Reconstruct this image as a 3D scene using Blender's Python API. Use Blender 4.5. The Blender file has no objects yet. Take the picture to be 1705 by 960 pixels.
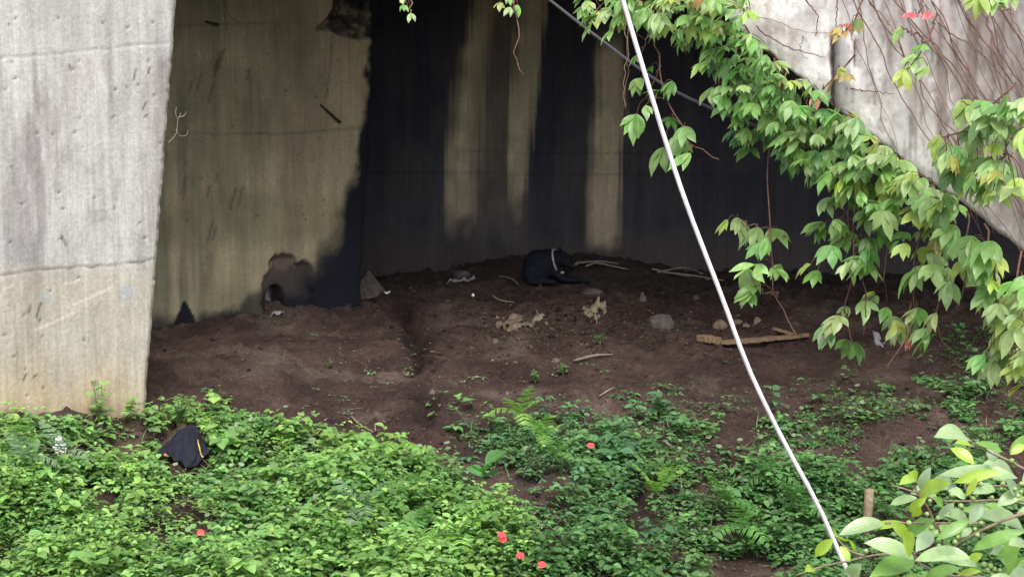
import bpy, bmesh, math, random
import numpy as np
from mathutils import Vector, Matrix
R = math.radians
rng = np.random.default_rng(11); random.seed(5)
SC = bpy.context.scene
COL = SC.collection

# ------------------------------------------------------------------ camera, sky, sun, exposure
PITCH, F, CX, CY, CZ = R(7.0), 2704.0, 852.5, 480.0, 5.0
cam = bpy.data.cameras.new('camera'); cam.sensor_width = 36.0; cam.lens = 36.0 * F / 1705.0
cam.clip_start = 0.05; cam.clip_end = 2000
camo = bpy.data.objects.new('camera', cam); COL.objects.link(camo)
camo.location = (0, 0, CZ); camo.rotation_euler = (R(90) - PITCH, 0, 0)
SC.camera = camo
SUN_EL, SUN_AZ = R(57), R(172)            # azimuth clockwise from +Y: high, behind the viewer, a little to the left
w = bpy.data.worlds.new("World"); SC.world = w; w.use_nodes = True
nt = w.node_tree; nt.nodes.clear()
sky = nt.nodes.new('ShaderNodeTexSky'); sky.sky_type = 'NISHITA'; sky.sun_disc = False
sky.sun_elevation = SUN_EL; sky.sun_rotation = SUN_AZ; sky.dust_density = 4.0; sky.air_density = 1.0; sky.ozone_density = 0.6
bg = nt.nodes.new('ShaderNodeBackground'); bg.inputs[1].default_value = 0.135
wo = nt.nodes.new('ShaderNodeOutputWorld')
hs = nt.nodes.new('ShaderNodeHueSaturation'); hs.inputs['Saturation'].default_value = 0.3   # cloud-white sky light
nt.links.new(sky.outputs[0], hs.inputs['Color']); nt.links.new(hs.outputs[0], bg.inputs[0]); nt.links.new(bg.outputs[0], wo.inputs[0])
sl = bpy.data.lights.new('sun', 'SUN'); sl.energy = 1.1; sl.angle = R(40); sl.color = (1.0, 0.96, 0.9)
so = bpy.data.objects.new('sun', sl); COL.objects.link(so)
sd = Vector((math.sin(SUN_AZ) * math.cos(SUN_EL), math.cos(SUN_AZ) * math.cos(SUN_EL), math.sin(SUN_EL)))
so.rotation_euler = sd.to_track_quat('Z', 'Y').to_euler(); so.location = (0, 0, 30)
SC.view_settings.view_transform = 'Standard'; SC.view_settings.look = 'None'
SC.view_settings.exposure = 1.4; SC.view_settings.gamma = 1.0

# ------------------------------------------------------------------ helpers
cp, sp = math.cos(PITCH), math.sin(PITCH)
def P(px, py, d):
    """world point seen at photo pixel (px, py), d metres in front (along +Y)"""
    u = (px - CX) / F; v = (CY - py) / F
    y = cp + v * sp; z = -sp + v * cp
    return np.array([u / y * d, d, CZ + z / y * d])
def rays(px, py):
    u = (np.asarray(px, float) - CX) / F; v = (CY - np.asarray(py, float)) / F
    y = cp + v * sp; z = -sp + v * cp
    return u / y, z / y
def pix(X, Y, Z):
    zz = Z - CZ
    fw = Y * cp - zz * sp; up = Y * sp + zz * cp
    return CX + F * X / fw, CY - F * up / fw

def _h(ix, iy, s):
    n = (ix.astype(np.int64) * 374761393 + iy.astype(np.int64) * 668265263 + s * 1442695041) & 0xffffffff
    n = ((n ^ (n >> 13)) * 1274126177) & 0xffffffff
    return ((n ^ (n >> 16)) & 0xffff) / 65535.0
def vn(x, y, s=0):
    x = np.asarray(x, float); y = np.asarray(y, float)
    ix = np.floor(x); iy = np.floor(y); fx = x - ix; fy = y - iy
    fx = fx * fx * (3 - 2 * fx); fy = fy * fy * (3 - 2 * fy)
    a = _h(ix, iy, s); b = _h(ix + 1, iy, s); c = _h(ix, iy + 1, s); d = _h(ix + 1, iy + 1, s)
    return (a * (1 - fx) + b * fx) * (1 - fy) + (c * (1 - fx) + d * fx) * fy
def fbm(x, y, s=0, o=4):
    t = 0; a = 0.5; n = 0
    for k in range(o):
        t = t + a * vn(x * 2 ** k + 17.3 * k, y * 2 ** k + 9.1 * k, s + k); n += a; a *= .5
    return t / n
def sstep(a, b, x):
    t = np.clip((x - a) / (b - a), 0, 1); return t * t * (3 - 2 * t)
def mixc(a, b, t):
    t = np.asarray(t)[..., None]; return np.asarray(a) * (1 - t) + np.asarray(b) * t
def inpoly(px, py, poly):
    px = np.asarray(px, float); py = np.asarray(py, float); r = np.zeros(px.shape, bool); n = len(poly)
    for i in range(n):
        x0, y0 = poly[i]; x1, y1 = poly[(i + 1) % n]
        if y0 == y1: continue
        c = ((y0 > py) != (y1 > py)) & (px < (x1 - x0) * (py - y0) / (y1 - y0) + x0)
        r ^= c
    return r
def segdist(px, py, pts):
    """distance to polyline, in the units of the points"""
    d = np.full(np.shape(px), 1e9)
    for (x0, y0), (x1, y1) in zip(pts[:-1], pts[1:]):
        L = (x1 - x0) ** 2 + (y1 - y0) ** 2 + 1e-9
        t = np.clip(((px - x0) * (x1 - x0) + (py - y0) * (y1 - y0)) / L, 0, 1)
        d = np.minimum(d, np.hypot(px - x0 - t * (x1 - x0), py - y0 - t * (y1 - y0)))
    return d

def tag(o, label=None, cat=None, group=None, kind=None):
    if label: o['label'] = label
    if cat: o['category'] = cat
    if group: o['group'] = group
    if kind: o['kind'] = kind
    return o
def empty(name, loc, label, cat, group=None):
    o = bpy.data.objects.new(name, None); COL.objects.link(o); o.location = tuple(loc); o.empty_display_size = .1
    return tag(o, label, cat, group)
def mk(name, V, Fa, mat, parent=None, base=None, cols=None, luv=None, smooth=True):
    """link one mesh object; V in world coordinates; base = its origin (the parent's when there is one)"""
    V = np.asarray(V, float)
    b = np.zeros(3) if base is None else np.asarray(base, float)
    org = b
    if parent is not None:
        q = parent; org = np.zeros(3)
        while q is not None:
            org = org + np.array(q.location); q = q.parent
        b = org
    me = bpy.data.meshes.new(name)
    me.from_pydata([tuple(v) for v in (V - org)], [], [tuple(int(i) for i in f) for f in Fa]) if not isinstance(Fa, np.ndarray) else fast_mesh(me, V - org, Fa)
    if cols is not None:
        at = me.attributes.new('col', 'FLOAT_COLOR', 'POINT')
        c = np.ones((len(V), 4), np.float32); c[:, :3] = cols; at.data.foreach_set('color', c.ravel())
    if luv is not None:
        at = me.attributes.new('luv', 'FLOAT_VECTOR', 'POINT')
        at.data.foreach_set('vector', np.asarray(luv, np.float32).ravel())
    me.update(); me.validate()
    if smooth: me.polygons.foreach_set('use_smooth', [True] * len(me.polygons))
    if mat: me.materials.append(mat)
    o = bpy.data.objects.new(name, me); COL.objects.link(o)
    if parent is not None: o.parent = parent
    else: o.location = tuple(org)
    return o
def fast_mesh(me, V, Fa):
    n, k = Fa.shape
    me.vertices.add(len(V)); me.vertices.foreach_set('co', np.asarray(V, np.float32).ravel())
    me.loops.add(n * k); me.loops.foreach_set('vertex_index', Fa.astype(np.int32).ravel())
    me.polygons.add(n); me.polygons.foreach_set('loop_start', np.arange(0, n * k, k, dtype=np.int32))
    me.polygons.foreach_set('loop_total', np.full(n, k, np.int32))
    me.update(calc_edges=True)
def tube(pts, rad, n=7):
    pts = np.asarray(pts, float); m = len(pts)
    rad = np.full(m, rad) if np.isscalar(rad) else np.asarray(rad, float)
    T = np.gradient(pts, axis=0); T /= np.linalg.norm(T, axis=1)[:, None] + 1e-12
    ref = np.array([0.13, .9, .2]);
    if abs(np.dot(ref / np.linalg.norm(ref), T[0])) > .9: ref = np.array([.9, .1, .3])
    V = []
    for i in range(m):
        a = np.cross(T[i], ref); a /= np.linalg.norm(a); b = np.cross(T[i], a)
        for k in range(n):
            t = 2 * math.pi * k / n
            V.append(pts[i] + rad[i] * (a * math.cos(t) + b * math.sin(t)))
    Fa = [(i * n + k, i * n + (k + 1) % n, (i + 1) * n + (k + 1) % n, (i + 1) * n + k) for i in range(m - 1) for k in range(n)]
    Fa += [tuple(range(n))[::-1], tuple((m - 1) * n + k for k in range(n))]
    return np.array(V), Fa
def join(parts):
    V = []; Fa = []; o = 0
    for v, f in parts:
        V.append(v); Fa += [tuple(int(i) + o for i in q) for q in f]; o += len(v)
    return np.concatenate(V), Fa
def smooth_path(pts, n=24):
    pts = np.asarray(pts, float)
    if len(pts) == 2: pts = np.array([pts[0], pts.mean(0), pts[1]])
    t = np.concatenate([[0], np.cumsum(np.linalg.norm(np.diff(pts, axis=0), axis=1))]); t /= t[-1]
    m = np.gradient(pts, t, axis=0); out = []
    for q in np.linspace(0, 1, n):
        i = min(np.searchsorted(t, q, side='right') - 1, len(t) - 2); h = t[i + 1] - t[i]; s = (q - t[i]) / h
        out.append((2*s**3-3*s*s+1)*pts[i] + (s**3-2*s*s+s)*h*m[i] + (-2*s**3+3*s*s)*pts[i+1] + (s**3-s*s)*h*m[i+1])
    return np.array(out)

# ------------------------------------------------------------------ materials
def newmat(name):
    m = bpy.data.materials.new(name); m.use_nodes = True
    return m, m.node_tree, m.node_tree.nodes['Principled BSDF']
def N(nt, t, **kw):
    n = nt.nodes.new(t)
    for k, v in kw.items():
        if hasattr(n, k) and k not in ('Scale',): setattr(n, k, v)
        else: n.inputs[k].default_value = v
    return n
def noise(nt, vec, scale, detail=4, rough=.6, sc=None):
    n = N(nt, 'ShaderNodeTexNoise'); n.inputs['Scale'].default_value = scale; n.inputs['Detail'].default_value = detail; n.inputs['Roughness'].default_value = rough
    if sc is not None:
        mp = N(nt, 'ShaderNodeMapping'); mp.inputs['Scale'].default_value = sc; nt.links.new(vec, mp.inputs[0]); vec = mp.outputs[0]
    nt.links.new(vec, n.inputs['Vector']); return n.outputs[0]
def ramp(nt, fac, stops):
    r = N(nt, 'ShaderNodeValToRGB'); e = r.color_ramp.elements
    while len(e) < len(stops): e.new(.5)
    for q, (p, c) in zip(e, stops):
        q.position = p; q.color = (c, c, c, 1) if np.isscalar(c) else (*c, 1)
    nt.links.new(fac, r.inputs[0]); return r.outputs[0]
def mul(nt, a, b, f=1.0, mode='MULTIPLY'):
    m = N(nt, 'ShaderNodeMix'); m.data_type = 'RGBA'; m.blend_type = mode; m.inputs[0].default_value = f
    nt.links.new(a, m.inputs[6])
    if isinstance(b, tuple): m.inputs[7].default_value = (*b, 1)
    else: nt.links.new(b, m.inputs[7])
    return m.outputs[2]
def bump(nt, h, bs, strength, dist):
    b = N(nt, 'ShaderNodeBump'); b.inputs['Strength'].default_value = strength; b.inputs['Distance'].default_value = dist
    nt.links.new(h, b.inputs['Height']); nt.links.new(b.outputs[0], bs.inputs['Normal'])

def concrete_mat(name, fine=.35, streak=.35):
    m, nt, bs = newmat(name)
    at = N(nt, 'ShaderNodeAttribute', attribute_name='col').outputs['Color']
    tc = N(nt, 'ShaderNodeTexCoord').outputs['Object']
    n1 = ramp(nt, noise(nt, tc, 34, 6, .7), [(.25, 1 - fine), (.75, 1 + fine * .4)])
    n2 = ramp(nt, noise(nt, tc, 1.0, 5, .65, (22, 22, 1.1)), [(.3, 1 - streak), (.7, 1 + streak * .4)])
    n3 = ramp(nt, noise(nt, tc, 5.0, 5, .65, (1, 1, .45)), [(.3, .82), (.7, 1.12)])
    vo = N(nt, 'ShaderNodeTexVoronoi'); vo.inputs['Scale'].default_value = 15; nt.links.new(tc, vo.inputs['Vector'])
    pits = ramp(nt, vo.outputs['Distance'], [(.05, .45), (.11, 1.0)])
    c = mul(nt, mul(nt, mul(nt, at, n1), n2), n3); c = mul(nt, c, pits, .4)
    nt.links.new(c, bs.inputs['Base Color']); bs.inputs['Roughness'].default_value = .93; bs.inputs['Specular IOR Level'].default_value = .2
    bump(nt, mul(nt, n1, n3), bs, .5, .012)
    return m
def soil_mat():
    m, nt, bs = newmat('soil')
    at = N(nt, 'ShaderNodeAttribute', attribute_name='col').outputs['Color']
    tc = N(nt, 'ShaderNodeTexCoord').outputs['Object']
    n1 = noise(nt, tc, 22, 7, .72); n2 = noise(nt, tc, 2.3, 4, .6); n3 = noise(nt, tc, 75, 3, .6)
    c = mul(nt, at, ramp(nt, n1, [(.25, .5), (.75, 1.4)])); c = mul(nt, c, ramp(nt, n2, [(.3, .65), (.7, 1.25)]))
    c = mul(nt, c, ramp(nt, n3, [(.3, .6), (.72, 1.35)]))
    nt.links.new(c, bs.inputs['Base Color']); bs.inputs['Roughness'].default_value = .95; bs.inputs['Specular IOR Level'].default_value = .15
    h = mul(nt, n1, n3, .5, 'ADD'); bump(nt, h, bs, 1.0, .055)
    return m
def leaf_mat(name, rough=.42, trans=.35, vein=.25, spec=.5):
    m, nt, bs = newmat(name)
    at = N(nt, 'ShaderNodeAttribute', attribute_name='col').outputs['Color']
    lv = N(nt, 'ShaderNodeAttribute', attribute_name='luv').outputs['Vector']
    sx = N(nt, 'ShaderNodeSeparateXYZ'); nt.links.new(lv, sx.inputs[0])
    ab = N(nt, 'ShaderNodeMath', operation='ABSOLUTE'); nt.links.new(sx.outputs[1], ab.inputs[0])
    mid = ramp(nt, ab.outputs[0], [(.02, 1.0), (.11, 0.0)])
    # side veins: a wave in u - 0.35|s|
    ma = N(nt, 'ShaderNodeMath', operation='MULTIPLY_ADD'); nt.links.new(ab.outputs[0], ma.inputs[0]); ma.inputs[1].default_value = -.3; nt.links.new(sx.outputs[0], ma.inputs[2])
    m2 = N(nt, 'ShaderNodeMath', operation='MULTIPLY'); nt.links.new(ma.outputs[0], m2.inputs[0]); m2.inputs[1].default_value = 44.0
    sn = N(nt, 'ShaderNodeMath', operation='SINE'); nt.links.new(m2.outputs[0], sn.inputs[0])
    side = ramp(nt, sn.outputs[0], [(.82, 0.0), (1.0, .55)])
    v = mul(nt, mid, side, 1.0, 'ADD')
    tc = N(nt, 'ShaderNodeTexCoord').outputs['Object']
    nz = ramp(nt, noise(nt, tc, 30, 3, .6), [(.3, .78), (.7, 1.18)])
    c = mul(nt, at, nz)
    mx = N(nt, 'ShaderNodeMix'); mx.data_type = 'RGBA'; mx.blend_type = 'MIX'
    mm = N(nt, 'ShaderNodeMath', operation='MULTIPLY'); nt.links.new(v, mm.inputs[0]); mm.inputs[1].default_value = vein
    nt.links.new(mm.outputs[0], mx.inputs[0]); nt.links.new(c, mx.inputs[6]); mx.inputs[7].default_value = (.42, .5, .2, 1)
    c = mx.outputs[2]
    nt.links.new(c, bs.inputs['Base Color']); bs.inputs['Roughness'].default_value = rough; bs.inputs['Specular IOR Level'].default_value = spec
    tr = N(nt, 'ShaderNodeBsdfTranslucent'); hs = N(nt, 'ShaderNodeHueSaturation'); hs.inputs['Saturation'].default_value = 1.15; hs.inputs['Value'].default_value = 1.5
    nt.links.new(c, hs.inputs['Color']); nt.links.new(hs.outputs[0], tr.inputs[0])
    mxs = N(nt, 'ShaderNodeMixShader'); mxs.inputs[0].default_value = trans
    out = nt.nodes['Material Output']
    nt.links.new(bs.outputs[0], mxs.inputs[1]); nt.links.new(tr.outputs[0], mxs.inputs[2]); nt.links.new(mxs.outputs[0], out.inputs[0])
    bump(nt, v, bs, .35, .002)
    return m
def plain(name, col, rough=.8, var=.35, scale=25, spec=.3, sc=None, bmp=.4):
    m, nt, bs = newmat(name)
    tc = N(nt, 'ShaderNodeTexCoord').outputs['Object']
    n = noise(nt, tc, scale, 5, .65, sc)
    lo = tuple(c * (1 - var) for c in col); hi = tuple(min(1, c * (1 + var)) for c in col)
    nt.links.new(ramp(nt, n, [(.3, lo), (.7, hi)]), bs.inputs['Base Color'])
    bs.inputs['Roughness'].default_value = rough; bs.inputs['Specular IOR Level'].default_value = spec
    bump(nt, n, bs, bmp, .01)
    return m
M_CONC = concrete_mat('weathered_concrete', .3, .22)
M_CAP = concrete_mat('limed_concrete', .2, .14)
M_WALL = concrete_mat('mouldy_concrete', .25, .2)
M_SOIL = soil_mat()
M_VINE = leaf_mat('creeper_leaf', .33, .4, .22, .6)
M_FIG = leaf_mat('fig_leaf', .27, .38, .22, .7)
M_WEED = leaf_mat('weed_leaf', .5, .35, .12, .35)
M_STEM = plain('vine_stem', (.13, .065, .048), .8, .4, 60)
M_GSTEM = plain('green_stem', (.16, .2, .07), .7, .3, 60)
M_BARK = plain('fig_bark', (.2, .16, .11), .85, .4, 60)
M_TWIG = plain('dry_twig', (.2, .15, .1), .85, .4, 40)
M_REED = plain('bleached_reed', (.2, .165, .135), .85, .35, 40)
M_WOOD = plain('old_plank', (.19, .13, .08), .85, .4, 8, .2, (1, 8, 8))
M_STONE = plain('stone', (.085, .07, .064), .9, .5, 16)
M_TAN = plain('tan_rubble', (.15, .11, .075), .9, .55, 18)
M_PAPER = plain('dirty_paper', (.22, .18, .12), .9, .45, 18)
M_WHITE = plain('white_litter', (.75, .75, .77), .6, .15, 12)
M_GREYBAG = plain('grey_litter', (.24, .22, .23), .6, .3, 12)
M_FUR = plain('black_fur', (.006, .007, .012), .75, .4, 60, .15)
M_EYE = plain('wet_black', (.01, .008, .008), .2, .2, 40, .6, None, .0)
M_COLLAR = plain('pale_collar', (.27, .27, .29), .6, .2, 30)
M_CLOTH = plain('black_cloth', (.013, .014, .022), .85, .3, 90, .15)
M_YELLOW = plain('yellow_trim', (.5, .36, .09), .7, .25, 40)
M_ORANGE = plain('orange_lining', (.36, .17, .08), .8, .25, 40)
M_ROPE = plain('white_cable', (.6, .58, .59), .45, .3, 7, .5, None, .15)
M_CABLE = plain('grey_cable', (.05, .05, .054), .6, .2, 30)
M_RED = plain('red_petal', (.75, .05, .06), .5, .2, 40)
M_FRUIT = plain('green_fig', (.2, .28, .09), .4, .25, 60, .5)
M_DARKMETAL = plain('rusty_bar', (.03, .022, .02), .8, .4, 40)

# ------------------------------------------------------------------ ground
prof_py = [(1250, 9.0), (960, 11.0), (880, 11.55), (800, 12.2), (700, 13.4), (600, 15.2), (500, 17.6), (462, 19.2), (452, 20.3)]
py_y = [-300, -10, 6]; py_z = [0.2, .3, .5]
for a, d in prof_py: py_y.append(d); py_z.append(P(CX, a, d)[2])
py_y += [24, 40, 300]; py_z += [3.1, 3.6, 5.0]
py_y = np.array(py_y, float); py_z = np.array(py_z, float)
def gh0(y):
    return sum(np.interp(y + o, py_y, py_z) for o in (-.3, -.15, 0, .15, .3)) / 5
GULLY = [(-1.16, 17.9), (-1.17, 17.3), (-1.1, 16.9), (-1.0, 16.2), (-.90, 15.7), (-.86, 15.2), (-.84, 14.85)]
GULLY2 = [(-.75, 14.15), (-.72, 13.75), (-.78, 13.5)]
def gh(x, y, fine=True):
    x = np.asarray(x, float); y = np.asarray(y, float)
    h = gh0(y)
    h = h + .26 * np.exp(-((x - .5) / 1.15) ** 2) * sstep(17.0, 19.2, y) * (1 - sstep(20, 21, y))
    h = h + .10 * np.exp(-((x - 1.0) / .9) ** 2 - ((y - 17.0) / .6) ** 2)                       # rubble mound
    h = h + .42 * sstep(-2.75, -3.75, x) * sstep(10.3, 12.2, y) * (1 - sstep(13.3, 15, y))
    near = sstep(8, 10, y) * (1 - sstep(21, 23, y))
    h = h + (fbm(x * .7, y * .7, 3) - .5) * .22 * near
    h = h + (fbm(x * 2.3 + 4, y * 2.3, 7) - .5) * .16 * near
    # front bank is lumpier
    h = h + (fbm(x * 1.6, y * 1.6, 12) - .5) * .25 * sstep(14, 12.5, y) * near
    wob = (fbm(x * 6, y * 6, 31, 3) - .5) * .22
    d1 = segdist(x + wob, y, GULLY); d2 = segdist(x + wob, y, GULLY2)
    wdt = .04 + .05 * vn(y * 5, x * 5, 33)
    h = h - .2 * np.exp(-(d1 / wdt) ** 2) - .15 * np.exp(-(d2 / .07) ** 2)
    if fine:
        h = h + (fbm(x * 7, y * 7, 21, 4) - .5) * .085 * near
        h = h + np.maximum(vn(x * 13, y * 13, 41) - .68, 0) * .17 * near
    return h
_hx = np.arange(-7, 8.01, .05); _hy = np.arange(5, 22.01, .05)
_HC = gh(*np.meshgrid(_hx, _hy), False); _HF = None
def hlook(T, x, y):
    fx = np.clip((x + 7) / .05, 0, len(_hx) - 1.001); fy = np.clip((y - 5) / .05, 0, len(_hy) - 1.001)
    ix = fx.astype(int); iy = fy.astype(int); fx = fx - ix; fy = fy - iy
    return (T[iy, ix] * (1 - fx) + T[iy, ix + 1] * fx) * (1 - fy) + (T[iy + 1, ix] * (1 - fx) + T[iy + 1, ix + 1] * fx) * fy
def ghit(px, py, lo=5.0, hi=21.5, n=700):
    px = np.atleast_1d(np.asarray(px, float)); py = np.atleast_1d(np.asarray(py, float))
    ux, uz = rays(px, py); ys = np.linspace(lo, hi, n); X = np.zeros(px.shape); Y = np.zeros(px.shape)
    for a in range(0, len(px), 2000):
        sl_ = slice(a, a + 2000); yy = ys[None, :]; below = CZ + uz[sl_, None] * yy <= hlook(_HC, ux[sl_, None] * yy, yy + 0 * ux[sl_, None])
        i = np.where(below.any(1), below.argmax(1), n - 1); Y[sl_] = ys[i]; X[sl_] = ux[sl_] * ys[i]
    return X, Y, gh(X, Y)
def G(px, py):
    X, Y, Z = ghit(px, py); return np.array([X[0], Y[0], Z[0]])

def axis_pts(a, b, step, far):
    mid = np.arange(a, b + 1e-6, step); g = []; s = step; p = 0
    while p < far: s *= 1.45; p += s; g.append(p)
    g = np.array(g); return np.concatenate([a - g[::-1], mid, b + g])
gx = axis_pts(-4.6, 5.6, .027, 250); gy = axis_pts(9.6, 20.2, .027, 250)
X, Y = np.meshgrid(gx, gy); Z = gh(X, Y)
gpx, gpy = pix(X, np.maximum(Y, 1), Z)
V = np.stack([X, Y, Z], -1).reshape(-1, 3)
ny, nx = X.shape; idx = np.arange(nx * ny).reshape(ny, nx)
Fq = np.stack([idx[:-1, :-1], idx[:-1, 1:], idx[1:, 1:], idx[1:, :-1]], -1).reshape(-1, 4)
n1 = fbm(X * .9, Y * .9, 51); n2 = fbm(X * 3, Y * 3, 55)
c = mixc((.058, .035, .032), (.100, .065, .054), sstep(.3, .7, n1 * .5 + n2 * .5))
c = mixc(c, (.15, .115, .095), sstep(.55, .72, fbm(X * 1.7 + 3, Y * 2.6, 57, 5)) * .55)
gully_shade = sstep(.3, .08, segdist(X, Y, GULLY)) * .5 + sstep(.3, .1, segdist(X, Y, GULLY2)) * .5  # shade inside the gullies, put into the soil colour
c = mixc(c, (.02, .014, .015), np.clip(gully_shade, 0, 1))
c = mixc(c, (.05, .039, .038), sstep(16.8, 18.6, Y) * .8)  # soil darkened towards the wall: shade under the deck put into the colour
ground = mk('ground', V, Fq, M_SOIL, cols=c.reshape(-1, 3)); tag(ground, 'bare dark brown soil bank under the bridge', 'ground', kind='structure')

# ------------------------------------------------------------------ concrete walls and piers
def wall(name, Ra, La, smax, s0, z0, z1, res, back, colf, dispf, mat, zslope=None):
    """front face is a grid on the vertical plane through ground points La -> Ra; s runs from La (0) to Ra"""
    Ra = np.array(Ra); La = np.array(La); a = (Ra - La); Ln = np.linalg.norm(a); a = a / Ln
    nrm = np.array([a[1], -a[0]])                # toward the viewer
    nz = int((z1 - z0) / res) + 1; ns = int((Ln - s0 + .3) / res) + 1
    z = np.linspace(z0, z1, nz)[:, None] * np.ones((1, ns)); t = np.linspace(0, 1, ns)[None, :]
    sm = smax(z, La, a); s = s0 + (sm - s0) * t
    X = La[0] + a[0] * s; Y = La[1] + a[1] * s
    px, py = pix(X, Y, z)
    d = dispf(px, py, s, z, sm)
    X = X + nrm[0] * d; Y = Y + nrm[1] * d
    C = colf(px, py, s, z, sm)
    V = np.stack([X, Y, z], -1).reshape(-1, 3); C = C.reshape(-1, 3)
    idx = np.arange(nz * ns).reshape(nz, ns)
    Fa = [tuple(q) for q in np.stack([idx[:-1, :-1], idx[:-1, 1:], idx[1:, 1:], idx[1:, :-1]], -1).reshape(-1, 4)]
    loop = list(idx[0, :]) + list(idx[1:, -1]) + list(idx[-1, -2::-1]) + list(idx[-2:0:-1, 0])
    o = len(V); bv = V[loop] - np.array([nrm[0], nrm[1], 0]) * back
    V = np.concatenate([V, bv]); C = np.concatenate([C, C[loop]]); m = len(loop)
    Fa += [(loop[(i + 1) % m], loop[i], o + i, o + (i + 1) % m) for i in range(m)]
    Fa.append(tuple(o + i for i in range(m))[::-1])
    b = np.array([La[0] + a[0] * Ln, La[1] + a[1] * Ln, z0])
    ob = mk(name, V, Fa, mat, base=b, cols=C)
    return ob
def plane_s(px, py, La, a):
    """where the ray through a photo pixel meets the wall's plane: (s, z)"""
    ux, uz = rays(px, py)     # x = ux*y
    # La + a*s = (ux*y, y)
    y = (La[0] * a[1] - La[1] * a[0]) / (ux * a[1] - a[0])
    s = (ux * y - La[0]) / a[0]
    return s, CZ + uz * y

# --- front-left pier, bright
P1R = (P(243, 705, 13.2)[0], 13.2); P1L = (P(-330, 760, 11.3)[0], 11.3)
def p1max(z, La, a):
    s0, z0 = plane_s(243, 705, La, a); s1, z1 = plane_s(296, 0, La, a)
    e = s0 + (s1 - s0) * (z - z0) / (z1 - z0)
    return e + (fbm(z * 22, z * 0 + 3, 5, 4) - .5) * .014
JOINTS = [[(-200, 106), (0, 98), (150, 82), (290, 72)], [(-200, 482), (0, 458), (90, 448), (200, 440), (262, 431)]]
SCR = [[(60, 548), (90, 536), (122, 520)], [(126, 506), (160, 490), (186, 478)], [(110, 471), (122, 470), (132, 465)], [(5, 481), (22, 475)], [(30, 735), (48, 728)]]
DARKS = [[(238, 182), (243, 170)], [(247, 122), (250, 112)], [(222, 133), (226, 115)], [(240, 195), (246, 190)], [(102, 392), (110, 408)], [(60, 528), (67, 505)], [(48, 520), (50, 507)],
         [(38, 633), (44, 622)], [(55, 628), (62, 623)], [(115, 108), (117, 116)]]
holes = rng.uniform([0, 20], [285, 660], (46, 2))
def p1col(px, py, s, z, sm):
    c = np.ones(px.shape + (3,)) * np.array((.475, .462, .445))
    # cool grey, violet-ish streaks in the middle lift
    st = fbm(s * 9, z * .55, 61, 5); st2 = fbm(s * 3, z * .9, 63); bl = fbm(s * 5, z * 4, 64, 5)
    midl = sstep(90, 110, py) * (1 - sstep(430, 470, py))
    c = mixc(c, (.27, .255, .265), np.clip(sstep(.42, .68, st) * .75 * (.35 + .65 * midl), 0, 1))
    c = mixc(c, (.33, .28, .28), sstep(.5, .7, st2) * .5 * midl)
    c = mixc(c, (.54, .53, .515), sstep(.52, .75, fbm(s * 12, z * 2.2, 66, 5)) * .55)
    c = mixc(c, (.25, .245, .25), sstep(.55, .78, bl) * .45 * midl)
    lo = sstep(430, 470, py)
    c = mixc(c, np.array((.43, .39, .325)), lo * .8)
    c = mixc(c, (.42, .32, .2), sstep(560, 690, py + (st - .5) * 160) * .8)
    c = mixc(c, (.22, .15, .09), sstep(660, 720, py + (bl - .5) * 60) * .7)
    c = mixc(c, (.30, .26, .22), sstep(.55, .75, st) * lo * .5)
    for j, L in enumerate(JOINTS):
        dj = segdist(px, py + (fbm(s * 9, s * 0, 71 + j) - .5) * 9, L)
        c = mixc(c, (.17, .15, .13), np.exp(-(dj / (1.3 + .8 * j)) ** 2) * (.25 + .45 * j) * (.3 + 1.2 * vn(s * 16, s * 0, 88 + j)))
    for L in SCR: c = mixc(c, (.62, .57, .48), np.exp(-(segdist(px, py, L) / 2.2) ** 2) * .8)
    for L in DARKS: c = mixc(c, (.05, .045, .04), np.exp(-(segdist(px, py, L) / 1.6) ** 2) * .85)
    for hx, hy in holes: c = mixc(c, (.07, .06, .055), np.exp(-(np.hypot(px - hx, py - hy) / 2.0) ** 2) * .8)
    for (hx, hy, r) in ((76, 494, 13), (212, 486, 18)):
        c = mixc(c, (.36, .37, .39), sstep(r, r * .6, np.hypot(px - hx, (py - hy) * 1.1) + (bl - .5) * 16) * .75)
    c = mixc(c, (.50, .46, .38), sstep(.10, .02, sm - s) * .4)
    return c
def p1disp(px, py, s, z, sm):
    d = (fbm(s * 3, z * 3, 81) - .5) * .015
    for j, L in enumerate(JOINTS):
        dj = segdist(px, py + (fbm(s * 9, s * 0, 71 + j) - .5) * 9, L)
        d = d - .006 * np.exp(-(dj / 1.6) ** 2) * (.4 + fbm(s * 14, z * 14, 85))
    d = d - .03 * sstep(.045, .0, sm - s) * (.4 + fbm(z * 14, z * 0, 83))
    for hx, hy in holes: d = d - .012 * np.exp(-(np.hypot(px - hx, py - hy) / 2.2) ** 2)
    return d
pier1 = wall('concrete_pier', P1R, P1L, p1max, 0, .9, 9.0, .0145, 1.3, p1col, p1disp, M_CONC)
tag(pier1, 'pale weathered concrete pier in daylight at the left, horizontal pour joints across its face', 'pier')

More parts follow.
